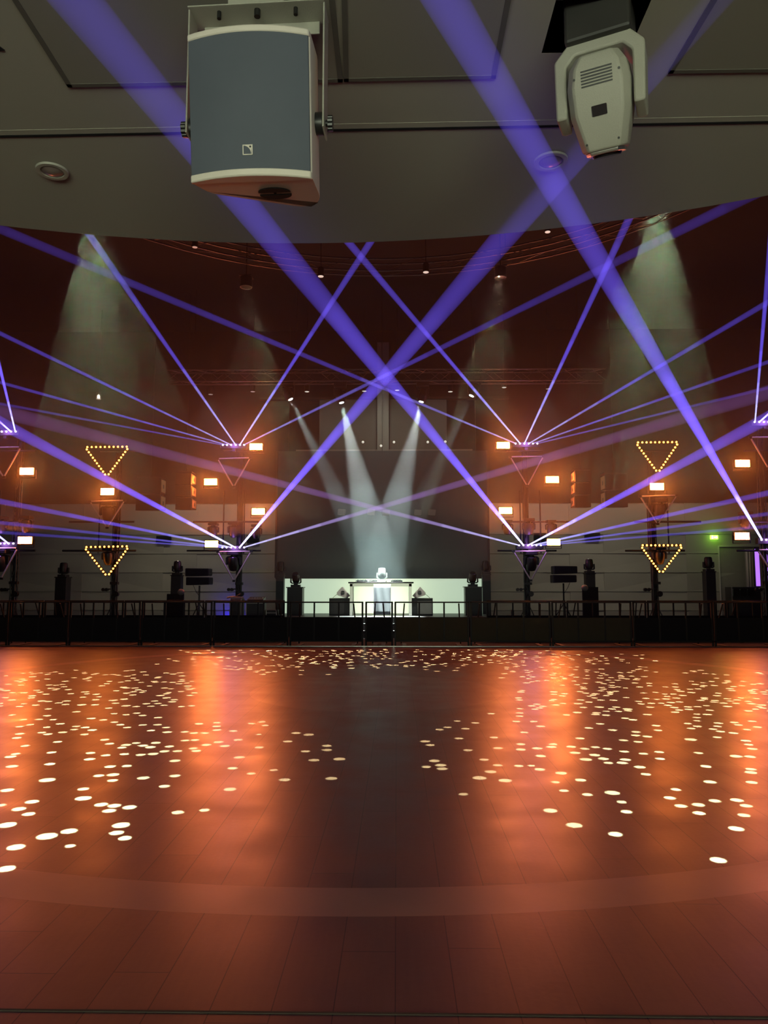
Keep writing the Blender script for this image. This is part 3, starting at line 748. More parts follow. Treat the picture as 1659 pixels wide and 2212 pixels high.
for i, (a_, b_, tp, Y, lb, nm, wd_) in enumerate(specs):
    top = plinth(a_, b_, tp, Y, lb, wide=wd_)
    lab = 'black moving head light on the tall plinth '+nm
    if proto is None: proto = make_head(lab, 'moving heads on plinths', M['black'], top, tilt=0, scale=.95)
    else: dup(proto, top, lab)
top = plinth(620, 653, 1268, 23.3, 'short wide black plinth at the left of the stage', zb=SZ, depth=.25)
h1 = make_head('black moving head light on the short plinth left of the dj table', 'moving heads on plinths', M['black'], top, tilt=35)
top = plinth(1005, 1041, 1267, 23.3, 'short wide black plinth at the right of the stage', zb=SZ, depth=.25)
dup(h1, top, 'black moving head light on the short plinth right of the dj table')

# wedge monitors on subwoofers beside the table
for sg, pxs, nm in ((-1, (711,760), 'left'), (1, (888,935), 'right')):
    x0, x1, z0, z1 = rc(pxs[0], 1325, pxs[1], 1293, 23.2); cx = (x0+x1)/2
    t = thing('subwoofer', (cx, 23.45, SZ), 'black subwoofer box on the stage %s of the dj table' % nm, 'subwoofer', 'subwoofers beside the dj table')
    wd = (x1-x0)/2
    MB().box(-wd, wd, -.25, .25, 0, z1-SZ).build('cabinet', M['black'], t, bevel=.01)
    MB().box(-wd*.42, wd*.92, -.262, -.25, .05, z1-SZ-.08).build('side_panel', M['ltgrey'], t) if sg > 0 else MB().box(-wd*.9, wd*.3, -.262, -.25, .05, z1-SZ-.06).build('grille', M['case'], t)
    MB().box(-wd*1.01, wd*1.01, -.26, .26, z1-SZ, z1-SZ+.012).build('top_cover', M['ltgrey'], t)
    wx = atY(741 if sg < 0 else 906, 1280, 23.3).x
    t2 = thing('wedge_monitor', (wx, 23.4, z1+.012), 'cream wedge speaker tilted on the %s subwoofer' % nm, 'loudspeaker', 'cream wedge speakers beside the dj table')
    pf = [(-.20,.17),(-.02,.36),(.22,.06),(.10,.0),(-.17,.09)]
    pf = [(u*(-sg), v) for u, v in pf]
    if sg > 0: pf = pf[::-1]
    MB().prism(round_poly(pf, .03, 3), lambda u, v, d: (u, d, v), -.22, .22).build('cabinet', M['cream'], t2, bevel=.006, smooth=True)
    mb = MB()
    for s_ in (-1, 1):
        pts = [(-.0*sg+.06*math.cos(PI*i/12), .17+s_*(.010+.05*math.sin(PI*i/12))) for i in range(13)]
        mb.prism(pts, lambda u, v, d: (u, -.222+d, v), -.004, .004)
    mb.build('rigging_recess', M['knob'], t2)
    MB().box(-sg*.12-.03, -sg*.12+.03, -.05, .05, 0, .06).build('foot', M['knob'], t2)
    mb = MB(); pts = [(sg*.19, .0, .12), (sg*.26, .0, .07), (sg*.31, 0, .02), (sg*.33, 0, 0)]
    mb.tube(pts, .007, 6); mb.build('cable', M['knob'], t2)

# ------------------------------------------------------------------ towers: masts, bars, lasers, blinders, triangles
def blinder(px, py, Y, label, src=[None]):
    p = atY(px, py, Y)
    if src[0] is None:
        t = thing('blinder_light', p, label, 'blinder light', 'amber blinders on the towers')
        MB().box(-.23, .23, .0, .10, -.125, .125).build('housing', M['black'], t, bevel=.01)
        MB().box(-.195, .195, -.012, .0, -.095, .095).build('lamp_face', M['blinder'], t)
        MB().box(-.25, -.235, .03, .07, -.19, .03).box(.235, .25, .03, .07, -.19, .03).box(-.25, .25, .03, .07, -.205, -.19).build('yoke', M['black'], t)
        src[0] = t; return t
    return dup(src[0], p, label)
YA, YB, YC = 23.0, 21.9, 21.0
for (px, py, Y, nm) in [
 (553,965,YA,'right beside the upper left laser bar'),(455,1041,YA,'beside the left hanging line array'),(558,1105,YA,'next to the lower right side of the left inner tower'),(457,1175,YA,'left of the lower left laser bar'),
 (58,1018,YC,'upper one at the far left edge'),(54,1167,YC,'lower one at the far left edge'),(232,1062,YB,'between the two lit left triangles'),
 (1087,962,YA,'left beside the upper right laser bar'),(1193,1036,YA,'beside the right hanging line array'),(1092,1103,YA,'next to the lower left side of the right inner tower'),(1196,1171,YA,'right of the lower right laser bar'),
 (1419,1051,YB,'between the two lit right triangles'),(1604,1001,YC,'upper one at the far right edge'),(1603,1158,YC,'lower one at the far right edge, right of the exit sign')]:
    blinder(px, py, Y, 'glowing amber blinder light, '+nm)

def triangle(v, Y, label, lit):
    P3 = [atY(x, y, Y) for x, y in v]; cc = (P3[0]+P3[1]+P3[2])/3
    t = thing('light_triangle', cc, label, 'light triangle', 'lit bulb triangles' if lit else 'unlit tube triangles')
    P = [p-cc for p in P3]
    for k in range(3):
        A_, B_ = P[k], P[(k+1)%3]; d = (B_-A_).normalized(); A2 = A_+d*.05; B2 = B_-d*.05
        if lit:
            o = MB().cyl(A2+Vector((0,.03,0)), B2+Vector((0,.03,0)), .03, n=8).build('bar', M['black'], t)
            A3 = A_+d*(.07 if k == 0 else .09); B3 = B_-d*(.07 if k == 0 else .09)
            for i in range(10):
                q = A3+(B3-A3)*(i/9); MB().sphere(q+Vector((0,-.01,0)), .028, 8).build('bulb', M['bulb'], o)
        else:
            MB().cyl(A2, B2, .022, n=10).build('tube', M['tube'], t, smooth=True)
            MB().box(B_.x-.04, B_.x+.04, B_.y-.01, B_.y+.04, B_.z-.03, B_.z+.03).build('clamp', M['metal'], t)
triangle([(184,966),(279,965),(231,1030)], YB, 'glowing triangle of amber bulbs, upper of the two at left', True)
triangle([(182,1182),(279,1180),(232,1246)], YB, 'glowing triangle of amber bulbs, lower of the two at left', True)
triangle([(1373,956),(1466,955),(1421,1022)], YB, 'glowing triangle of amber bulbs, upper of the two at right', True)
triangle([(1383,1178),(1475,1178),(1428,1240)], YB, 'glowing triangle of amber bulbs, lower of the two at right', True)
triangle([(470,991),(541,989),(505,1052)], YA, 'unlit pale triangle below the upper left laser bar', False)
triangle([(470,1192),(543,1191),(505,1255)], YA, 'unlit pale triangle below the lower left laser bar', False)
triangle([(1102,987),(1174,986),(1139,1050)], YA, 'unlit pale triangle below the upper right laser bar', False)
triangle([(1109,1191),(1182,1190),(1147,1254)], YA, 'unlit pale triangle below the lower right laser bar', False)
triangle([(194,1083),(269,1081),(231,1140)], YB, 'unlit pale triangle between the two lit left ones', False)
triangle([(1383,1072),(1462,1070),(1421,1132)], YB, 'unlit pale triangle between the two lit right ones', False)
triangle([(-33,967),(45,966),(8,1031)], YC, 'unlit pale triangle at the upper far left edge', False)
triangle([(-40,1184),(38,1184),(2,1250)], YC, 'unlit pale triangle at the lower far left edge', False)
triangle([(1621,945),(1700,944),(1660,1012)], YC, 'unlit pale triangle at the upper far right edge', False)
triangle([(1636,1188),(1714,1188),(1677,1250)], YC, 'unlit pale triangle at the lower far right edge', False)

towers = [  # mast px, depth, top py, bar rows
 (517, YA+.35, 960, 'left inner tower', -1), (1137, YA+.35, 958, 'right inner tower', 1),
 (249, YB+.35, 960, 'left middle tower', -1), (1412, YB+.35, 955, 'right middle tower', 1),
 (33, YC+.35, 930, 'far left tower', -1), (1652, YC+.35, 910, 'far right tower', 1)]
hanghead = None
for (px, Y, top, nm, sg) in towers:
    p = atY(px, 1200, Y); zt = atY(px, top+18, Y).z
    t = thing('lighting_tower', (p.x, Y, -.012), 'tall black '+nm+' with crossbars and clamped pipes', 'lighting tower', 'black lighting towers')
    mb = MB(); box_truss(mb, (0,0,.1), (0,0,zt), .13, .3, up=Vector((0,1,0)), r=.022, rd=.010); mb.box(-.045,.045,-.03,.03,.1,zt-.1); mb.build('mast', M['black'], t)
    MB().box(-.45,.45,-.45,.45,0,.05).box(-.12,.12,-.12,.12,.05,.55).build('base', M['black'], t)
    for k, (py, a_, b_) in enumerate(((1189, -112, 48), (1127, -100, 42), (975, -38, 28))):
        if abs(px-829) > 500: py += 0
        zz = atY(px, py, Y).z
        la, lb = (a_, b_) if sg < 0 else (-b_ if k else -63, -a_ if k else 63)
        if k == 2: la, lb = -38, 38
        MB().cyl((la/F*Y, -.12, zz), (lb/F*Y, -.12, zz), .030, n=10).build('crossbar', M['black'], t)
    for dx in (-34, 11) if sg < 0 else (-13, 30):
        MB().cyl((dx/F*Y, -.12, atY(px, 1195, Y).z), (dx/F*Y, -.12, atY(px, 1060, Y).z), .022, n=8).build('pipe', M['black'], t)
    # winch, clamp and counter wheels on the mast
    zw = atY(px, 1282, Y).z
    mb = MB(); mb.cyl((.10,-.14,zw), (.10,-.04,zw), .085, n=18); mb.cyl((.10,-.16,zw), (.10,-.02,zw), .03, n=12); mb.box(.02,.10,-.1,-.02,zw-.05,zw+.05); mb.build('winch', M['metal'], t)
    zc = atY(px, 1272, Y).z
    mb = MB(); mb.cyl((-.28,-.05,zc), (0,-.05,zc+.01), .018, n=8); mb.cyl((-.30,-.10,zc-.01), (-.30,0,zc-.01), .05, n=14); mb.cyl((-.20,-.10,zc-.01), (-.20,0,zc-.01), .05, n=14); mb.build('handle', M['metal'], t)
    MB().box(-.09,.14,-.12,.02,zw+.28,zw+.36).build('sleeve_clamp', M['black'], t)
    # braces at the foot
    mb = MB(); mb.cyl((-.42,-.1,.06), (-.05,0,.9), .015, n=6); mb.cyl((.42,-.1,.06), (.05,0,.9), .015, n=6); mb.build('brace', M['black'], t)
def heads(lst):
    global hanghead
    for px, py, Y, nm, scl in lst:
        p = atY(px, py, Y)
        lab = 'dark moving head light hanging '+nm
        if hanghead is None: hanghead = make_head(lab, 'moving heads hanging on the towers', M['black'], p, tilt=18, hang=True, scale=scl)
        else: dup(hanghead, p, lab, scale=scl)
YH_ = YA+.1
heads([(505,1192,YH_,'inside the lower left inner triangle',1.35),(1147,1192,YH_,'inside the lower right inner triangle',1.35),
 (461,1130,YH_,'from the left inner crossbar, outer of the two',1.0),(505,1128,YH_,'from the left inner crossbar beside the mast',1.1),(554,1133,YH_,'under the inner right end of the left inner crossbar',1.0),
 (1190,1124,YH_,'from the right inner crossbar, outer of the two',1.0),(1142,1120,YH_,'from the right inner crossbar beside the mast',1.15),(1096,1124,YH_,'under the inner left end of the right inner crossbar',1.0),
 (234,1085,YB+.1,'inside the unlit left middle triangle',1.3),(1424,1078,YB+.1,'inside the unlit right middle triangle',1.3),
 (235,1184,YB+.1,'inside the lower lit left triangle',1.15),(1424,1182,YB+.1,'inside the lower lit right triangle',1.15),
 (57,1115,YC+.1,'from the far left tower, right of its mast',1.1),(3,1116,YC+.1,'from the far left tower at the photo edge',1.1),(3,1188,YC+.1,'low on the far left tower at the photo edge',1.4),
 (1610,1106,YC+.1,'from the far right tower above the blinder',1.1)])

# laser bars with six apertures each
LA = {}
def laser_bar(key, xs, py, Y, label):
    pts = [atY(x, py, Y) for x in xs]; LA[key] = pts
    cx = sum(p.x for p in pts)/len(pts); t = thing('laser_bar', (cx, Y, pts[0].z), label, 'laser bar', 'laser bars on the towers')
    wd = .42; MB().box(-wd, wd, .03, .20, -.115, .055).build('housing', M['black'], t, bevel=.01)
    for p in pts: MB().cyl((p.x-cx, .03, 0), (p.x-cx, .005, 0), .022, n=12).build('aperture', M['laserdot'], t)
    MB().box(-.05, .05, .06, .16, -.2, -.11).build('clamp', M['metal'], t)
    l = lamp('laser_glow', 'POINT', (0, -.15, .02), 15, (.55,.22,1), shadow_soft_size=.12); l.parent = t
laser_bar('UL', (481,490,499,509,518,527), 961, YA, 'slim black laser bar on top of the left inner tower')
laser_bar('UR', (1114,1123.5,1133,1142.5,1151.5,1161), 958, YA, 'slim black laser bar on top of the right inner tower')
laser_bar('LL', (480,489,499,508,517.5,527), 1182.5, YA, 'slim black laser bar low on the left inner tower')
laser_bar('LR', (1121.7,1131,1140.7,1149.6,1159,1168.6), 1178, YA, 'slim black laser bar low on the right inner tower')
laser_bar('FUL', (-16,-6,3,13,23,33), 932, YC, 'slim black laser bar on top of the far left tower')
laser_bar('FLL', (-20,-10,0,9,18,28), 1174, YC, 'slim black laser bar low on the far left tower')
laser_bar('FUR', (1631,1641,1651,1661,1671,1681), 911, YC, 'slim black laser bar on top of the far right tower')
laser_bar('FLR', (1646,1656,1666,1676,1686,1696), 1166, YC, 'slim black laser bar low on the far right tower')

NSEG = 20
def volmat(name, col, dens):
    m = bpy.data.materials.new(name); m.use_nodes = True; nt = m.node_tree; nt.nodes.clear()
    out = nt.nodes.new('ShaderNodeOutputMaterial'); e = nt.nodes.new('ShaderNodeEmission')
    e.inputs[0].default_value = (*col, 1); e.inputs[1].default_value = dens
    nt.links.new(e.outputs[0], out.inputs['Volume']); return m
vm_cache = {}
def beammat(strength, white, lilac=False):
    q = round(math.log(strength)*6)/6; wq = round(white*8)/8; k = (q, wq, lilac)
    if k not in vm_cache:
        base = (.36,.17,.62) if lilac else (.16,.105,1.0); wh = (.55,.55,1.0)
        col = tuple(b*(1-wq)+w_*wq for b, w_ in zip(base, wh))
        vm_cache[k] = volmat('laser_light', col, math.exp(q))
    return vm_cache[k]
def beam(src, px, py, Yend, w_end, power, label, ext=1.0, fall=.5):
    """laser beam from an aperture through picture point (px, py) met at depth Yend; w_end = beam width there in metres"""
    E = atY(px, py, Yend); S = Vector(src); d = E-S
    E = S+d*ext; Ln = (E-S).length; u = d.normalized()
    r0 = .020; r1 = w_end/2; r_end = r0+(r1-r0)*ext
    a_ = u.orthogonal().normalized(); b_ = u.cross(a_)
    mb = MB(); mats = []; n = 16
    # steps get longer with distance from the aperture
    ts = [((i/NSEG)**1.5) for i in range(NSEG+1)]
    for i in range(NSEG):
        t0, t1 = ts[i]+(1e-4 if i else 0), ts[i+1]
        rm = r0+(r_end-r0)*(t0+t1)/2
        g = power*P_LASER/(rm*rm)*.0011*math.exp(-fall*(t0+t1)/2*ext/1.25)
        white = max(0, 1-((t0+t1)/2)*ext/1.25*2.2)*.95*min(1, power*.8)
        m_ = beammat(g, white, 'purple' in label)
        if m_ not in mats: mats.append(m_)
        mb.cyl(S+u*Ln*t0, S+u*Ln*t1, r0+(r_end-r0)*t0, r0+(r_end-r0)*t1, n=n, mi=mats.index(m_))
    o = mb.build('laser_beam', mats, origin=tuple(S), smooth=True)
    tag(o, label, 'laser beam', 'violet laser beams')
    return o
U_, V_, W_, X_ = LA['UL'], LA['UR'], LA['LL'], LA['LR']
beam(U_[0], 0, 872, 13, .055, .35, 'faint thin violet beam from the upper left laser bar, lowest of its left-going ones', 2.0)
beam(U_[1], 0, 826, 13, .065, .7, 'thin violet beam from the upper left laser bar, middle of its left-going ones', 2.0)
beam(U_[2], 0, 720, 13, .085, 1.1, 'violet beam from the upper left laser bar, highest of its flat left-going ones', 2.0)
beam(U_[3], 190, 503, 12, .13, 1.5, 'steep violet beam from the upper left laser bar up to the ceiling edge at left', 2.0)
beam(U_[4], 795, 531, 12, .12, 1.5, 'steep violet beam from the upper left laser bar up to the top centre crossing', 2.0)
beam(U_[5], 1580, 443, 9, .14, .9, 'long violet beam from the upper left laser bar rising across to the upper right', 1.7)
beam(V_[0], 0, 494, 9, .13, .9, 'long violet beam from the upper right laser bar rising across to the upper left', 1.7)
beam(V_[1], 760, 532, 12, .13, 1.7, 'steep blue-violet beam from the upper right laser bar up to the top centre crossing', 2.0)
beam(V_[2], 1362, 465, 12, .14, 1.8, 'steep blue-violet beam from the upper right laser bar up to the ceiling edge at right', 2.0)
beam(V_[3], 1659, 653, 13, .11, 1.2, 'violet beam from the upper right laser bar, highest of its flat right-going ones', 2.0)
beam(V_[4], 1659, 782, 13, .075, .7, 'thin violet beam from the upper right laser bar, middle of its right-going ones', 2.0)
beam(V_[5], 1659, 838, 13, .065, .4, 'faint thin violet beam from the upper right laser bar, lowest of its right-going ones', 2.0)
beam(W_[0], 0, 1150, 13, .065, .5, 'faint thin violet beam from the lower left laser bar, lowest of its left-going ones', 2.0)
beam(W_[1], 0, 1129, 13, .075, .7, 'thin violet beam from the lower left laser bar, second lowest of its left-going ones', 2.0)
beam(W_[2], 0, 1083, 12, .10, 1.3, 'violet beam from the lower left laser bar, third lowest of its left-going ones', 2.0)
beam(W_[3], 0, 913, 8, .145, 2.2, 'wide bright violet beam from the lower left laser bar rising to the left edge', 2.0)
beam(W_[4], 1150, 440, 3.1, .12, 3.1, 'broad blue beam from the lower left laser bar passing over the photographer to the top right', 1.10, 1.6)
beam(W_[5], 1659, 848, 8, .17, 1.3, 'wide faint purple beam from the lower left laser bar to the right edge', 2.0)
beam(X_[0], 0, 888, 8, .17, 1.3, 'wide faint purple beam from the lower right laser bar to the left edge', 2.0)
beam(X_[1], 575, 500, 3.1, .12, 3.3, 'broad blue beam from the lower right laser bar passing behind the speaker to the top left', 1.12, 1.6)
beam(X_[2], 1659, 903, 8, .145, 2.2, 'wide bright violet beam from the lower right laser bar rising to the right edge', 2.0)
beam(X_[3], 1659, 1065, 12, .10, 1.3, 'violet beam from the lower right laser bar, third lowest of its right-going ones', 2.0)
beam(X_[4], 1659, 1110, 13, .075, .7, 'thin violet beam from the lower right laser bar, second lowest of its right-going ones', 2.0)
beam(X_[5], 1659, 1137, 13, .065, .5, 'faint thin violet beam from the lower right laser bar, lowest of its right-going ones', 2.0)
beam(LA['FLR'][0], 1185, 380, 2.6, .105, 3.3, 'broadest blue beam from the far right tower passing under the ceiling to the top', 1.10, 1.6)
beam(LA['FUR'][0], 1656, 620, 14, .09, 1.5, 'short steep blue beam at the right edge from the far right laser bar', 3.0)
beam(LA['FUR'][1], 1690, 868, 14, .06, 1.0, 'tiny slanting beam beside the far right upper laser bar', 3.0)
beam(LA['FUL'][5], -6, 770, 14, .07, 1.5, 'short steep blue beam at the left edge from the far left laser bar', 3.0)
beam(LA['FUL'][4], -30, 885, 14, .06, 1.0, 'tiny slanting beam beside the far left upper laser bar', 3.0)
beam(LA['FLL'][4], -40, 1128, 14, .06, 1.2, 'tiny slanting beam beside the far left lower laser bar', 3.0)

# white beams: moving heads under the stage truss
def truss_head(px, py, lab, power, aim, size):
    ptop = atY(px, py-36, YT)
    L_ = atY(px, py, YT-.1)
    t = thing('moving_head_light', ptop, lab, 'moving head light', 'moving heads under the stage truss')
    MB().box(-.19,.19,-.16,.16,-.09,.06).build('base', M['black'], t, bevel=.01)
    yo = [(-.20,-.44),(-.15,-.44),(-.15,-.16),(.15,-.16),(.15,-.44),(.20,-.44),(.21,-.12),(.14,-.08),(-.14,-.08),(-.21,-.12)]
    MB().prism(yo, lambda u, v, d: (u, d, v), -.05, .05).build('yoke', M['black'], t, bevel=.008)
    cpt = Vector((0,0,-.36)); dv = (Vector(aim)-ptop-cpt).normalized()
    a_ = cpt-dv*.20; b_ = cpt+dv*.20
    mb = MB(); mb.cyl(a_, cpt, .10, .145, n=20); mb.cyl(cpt, b_, .145, .125, n=20); h = mb.build('head', M['black'], t, smooth=True)
    MB().cyl(b_, b_+dv*.012, .075, .07, n=18).build('lens', M['whitelens'], h)
    l = lamp('beam_lamp', 'SPOT', b_+dv*.03, power, (.86,1,.94), spot_size=math.radians(size), spot_blend=.25, shadow_soft_size=.05, target=b_+dv*3)
    l.parent = t
AIM = atY(825, 1250, 22.4)
lamp('stage_wash', 'SPOT', atY(825, 822, YT-.5), 2200, (.95,1,.86), spot_size=math.radians(36), spot_blend=.6, shadow_soft_size=.1, target=(AIM.x, 23.2, 1.0))  # added fill spot without a fixture, brightens the dj area
truss_head(622, 862, 'dark moving head under the stage truss throwing the leftmost white beam', P_WHITE*.7, AIM+Vector((-.2,0,.2)), 11)
truss_head(735, 868, 'dark moving head under the stage truss throwing the strongest white beam', P_WHITE*1.5, AIM, 17)
truss_head(913, 866, 'dark moving head under the stage truss throwing the right broad white beam', P_WHITE*1.2, AIM+Vector((-.1,0,0)), 17)
truss_head(1024, 854, 'dark moving head under the stage truss throwing the faint rightmost beam', P_WHITE*.25, AIM+Vector((.2,0,.2)), 11)

# ------------------------------------------------------------------ line arrays hanging left and right, subs
def line_array(px0, px1, py0, py1, Y, n, label, lit_side, deg):
    x0, x1, z0, z1 = rc(px0, py0, px1, py1, Y)
    t = thing('line_array', ((x0+x1)/2, Y, z1), label, 'loudspeaker', 'hanging line array speakers')
    hgt = (z1-z0)/n; wd = (x1-x0)/2
    for i in range(n):
        ang = math.radians(deg*i*2); z = -i*hgt
        mb = MB(); p = [(-.30,-.01),(.30,-.04),(.30,-hgt+.05),(-.30,-hgt+.01)]
        yo = .05*i*i*.4
        mb.prism([(u, v+z) for u, v in p], lambda u, v, d: (d, u+yo, v), -wd, wd)
        b = mb.build('box', M['black'], t, bevel=.008)
        sx_ = wd if lit_side > 0 else -wd
        MB().box(sx_-.02*lit_side, sx_+.012*lit_side, -.22+yo, .22+yo, z-hgt+.08, z-.06).build('side_plate', M['tan'], b)
        MB().box(sx_, sx_+.016*lit_side, -.06+yo, .06+yo, z-hgt*.62, z-hgt*.38).build('label_plate', M['knob'], b)
    MB().box(-wd, wd, -.25, .25, 0, .05).cyl((0,0,.05), (0,0,10.8-z1), .012).build('rigging', M['metal'], t)
M['tan'] = mat('tan_side_panel', (.40,.27,.14), .6, noise=.1)
line_array(384, 418, 1024, 1103, 22.85, 3, 'black line array speaker hanging above the left stage side', 1, 3)
line_array(1238, 1272, 1018, 1098, 22.85, 3, 'black line array speaker hanging above the right stage side', -1, 3)
line_array(300, 352, 1034, 1105, 24.6, 2, 'dark subwoofer array hanging farther back at left', 1, 0)
line_array(1303, 1350, 1026, 1098, 24.6, 2, 'dark subwoofer array hanging farther back at right', -1, 0)

# two-box speakers on stands
def stand_speaker(px0, px1, py0, py1, Y, label, sg):
    x0, x1, z0, z1 = rc(px0, py0, px1, py1, Y); cx = (x0+x1)/2; wd = (x1-x0)/2; h = (z1-z0)/2
    t = thing('speaker_stand', (cx, Y, -.012), 'black tripod stand under the '+label, 'speaker stand', 'tripod speaker stands')
    MB().cyl((0,0,.25), (0,0,z0+.012), .028, n=10).build('pole', M['black'], t); MB().cyl((0,0,.9), (0,0,1.05), .045, n=10).build('collar', M['metal'], t)
    for k in range(3):
        a_ = k*2*PI/3+.5; MB().cyl((0,0,.95), (math.cos(a_)*.62, math.sin(a_)*.62, .02), .016, n=8).build('leg', M['black'], t)
    t = thing('stand_speaker', (cx, Y, z0), label, 'loudspeaker', 'two-box speakers on stands')
    for k in range(2):
        b0 = k*h; off = sg*(-.03 if k else 0)
        pf = [(-.22, b0+.02), (.20, b0+.02), (.20, b0+h-.02), (-.22, b0+h-.01)]
        MB().prism(round_poly([(-wd+off, b0+.01), (wd+off, b0+.03), (wd+off, b0+h-.02), (-wd+off, b0+h-.01)], .03, 2), lambda u, v, d: (u, d, v), -.22, .2).build('cabinet', M['black'], t, bevel=.008)
        MB().box(-wd+.03+off, wd-.03+off, -.228, -.22, b0+.03, b0+h-.04).build('grille', M['blackrough'], t)
    MB().tube([(sg*-.2,-.0,.02), (sg*-.12,-.02,-.15), (0,-.03,-.32)], .008, 6).build('cable', M['knob'], t)
stand_speaker(406, 457, 1227, 1265, 23.2, 'black two-box speaker on a stand at the left', 1)
stand_speaker(1191, 1242, 1222, 1260, 23.2, 'black two-box speaker on a stand at the right', -1)

# ------------------------------------------------------------------ crowd barriers
def barrier(px0, px1, Y, label, m, group, mesh_m=None, zt=1.10):
    xa, xb = atY(px0, 1320, Y).x, atY(px1, 1320, Y).x; cx = (xa+xb)/2; wd = (xb-xa)/2-.012
    t = thing('crowd_barrier', (cx, Y, -.012), label, 'barrier', group)
    mb = MB(); mb.box(-wd, wd, -.02, .02, zt-.035, zt); mb.box(-wd, wd, -.02, .02, .10, .135); mb.box(-wd, -wd+.045, -.02, .02, 0, zt); mb.box(wd-.045, wd, -.02, .02, 0, zt)
    mb.build('frame', M[m], t, bevel=.004)
    n = max(1, int(round(wd*2/.62)))
    for k in range(1, n):
        x = -wd+2*wd*k/n; MB().box(x-.02, x+.02, -.012, .012, .13, zt-.03).build('upright', M[m], t)
    for sx_ in (-1, 1):
        MB().cyl((sx_*(wd-.25), .03, zt-.05), (sx_*(wd-.05-.12), .55, .02), .018, n=8).build('strut', M[m], t)
        MB().box(sx_*(wd-.3), sx_*(wd-.2), -.25, .6, -.0, .02).build('foot', M[m], t)
    if mesh_m:
        MB().box(-wd+.03, wd-.03, .004, .008, .13, .70).build('infill', M[mesh_m], t)
    return t
names = ['at the left edge of the photo','second from the left','third from the left','fourth from the left','fifth from the left','sixth from the left, before the left plinth of the stage','seventh from the left, just left of the narrow gate','eighth from the left, in front of the dj table','ninth from the left, right of the narrow gate','tenth from the left','eleventh from the left','twelfth from the left','thirteenth from the left','at the right edge of the photo']
edges = [-140, 20, 150, 305, 460, 625, 786]
for i in range(len(edges)-1): barrier(edges[i], edges[i+1], YE+.35, 'black front barrier panel '+['at the left edge of the photo','second from the left edge','in front of the left middle tower','left of the blue glow','in front of the left inner tower','just left of the narrow gate'][i], 'barrierblack', 'front row of crowd barriers', 'blackrough')
barrier(788, 850, YE+.35, 'narrow black gate panel in front of the dj table', 'barrierblack', 'front row of crowd barriers', 'blackrough')
edges = [851, 1014, 1190, 1365, 1540, 1700]
for i in range(len(edges)-1): barrier(edges[i], edges[i+1], YE+.35, 'brownish front barrier panel '+['just right of the narrow gate','in front of the right inner tower','before the right speaker stand','in front of the right middle tower','at the right edge of the photo'][i], 'brownmetal' if 'brownmetal' in M else 'metal', 'front row of crowd barriers', 'mesh' if i < 3 else 'blackrough')
edges = [-80, 95, 268, 442, 616]
for i in range(len(edges)-1): barrier(edges[i], edges[i+1], 20.2, 'black rear barrier panel behind the front row, '+['at the left edge','second from the left','third from the left','ending at the left of the stage'][i], 'barrierblack', 'rear row of crowd barriers', 'blackrough')
edges = [1050, 1223, 1397, 1570, 1740]
for i in range(len(edges)-1): barrier(edges[i], edges[i+1], 20.2, 'black rear barrier panel behind the front row, '+['starting at the right of the stage','second from the stage at right','third from the stage at right','at the right edge'][i], 'barrierblack', 'rear row of crowd barriers', 'blackrough')

# ------------------------------------------------------------------ gear beside the stage
def case(px0, px1, py0, Y, label, m='case', zb=-.012, depth=.5):
    x0, x1, _, z1 = rc(px0, py0+10, px1, py0, Y)
    t = thing('flight_case', ((x0+x1)/2, Y+depth/2, zb), label, 'flight case', 'flight cases beside the stage')
    wd = (x1-x0)/2
    MB().box(-wd, wd, -depth/2, depth/2, .08, z1-zb).build('box', M[m], t, bevel=.01)
    mb = MB()
    for sx_ in (-1, 1):
        mb.box(sx_*wd-.012, sx_*wd+.012, -depth/2-.006, -depth/2+.01, .08, z1-zb)
    mb.box(-wd, wd, -depth/2-.006, -depth/2+.006, z1-zb-.09, z1-zb-.075); mb.build('edging', M['silver'], t)
    for sx_ in (-1, 1):
        for sy_ in (-1, 1): MB().cyl((sx_*(wd-.07)-.02, sy_*(depth/2-.08), .04), (sx_*(wd-.07)+.02, sy_*(depth/2-.08), .04), .04, n=12).build('castor', M['knob'], t)
    return Vector(((x0+x1)/2, Y+depth/2, z1))
p = case(497, 521, 1294, 22.2, 'upright flight case in front of the left inner tower')
o = MB().box(p.x-.17, p.x+.15, p.y-.2, p.y+.2, p.z, p.z+.06).build('tool_box', M['ltgrey'], bevel=.01); tag(o, 'flat grey box on the upright flight case by the blue glow', 'box')
o = MB().tube([(p.x-.32,p.y,p.z+.03),(p.x-.2,p.y,p.z+.06),(p.x-.05,p.y,p.z+.075),(p.x+.1,p.y,p.z+.15)], .02, 6).build('cable_coil', M['knob']); tag(o, 'black cable bundle hanging off the grey box', 'cable')
p = case(532, 569, 1297, 22.2, 'wide flight case right of the left inner tower')
t = thing('mixing_desk', p, 'small black mixing desk on the wide flight case', 'mixing desk')
MB().prism([(-.2,0),(.2,0),(.2,.10),(-.2,.03)], lambda u, v, d: (d, u, v), -.24, .24).build('body', M['knob'], t, bevel=.008)
mb = MB()
for k in range(6): mb.box(-.2+k*.08, -.18+k*.08, -.1, -.06, .05, .085)
mb.build('fader', M['silver'], t)
p = case(575, 597, 1318, 22.4, 'low flight case left of the tall stage plinth')
p = case(1100, 1120, 1330, 22.0, 'low black box at the foot of the right inner tower')
o = MB().lathe([(.05,0),(.05,.12),(.03,.16),(.015,.17)], 14, at=tuple(p)).build('spray_can', M['black'], smooth=True); tag(o, 'small black canister on the low box by the right inner tower', 'canister')
p = case(1581, 1643, 1268, 23.4, 'wide dark rack case at the right below the violet strips')
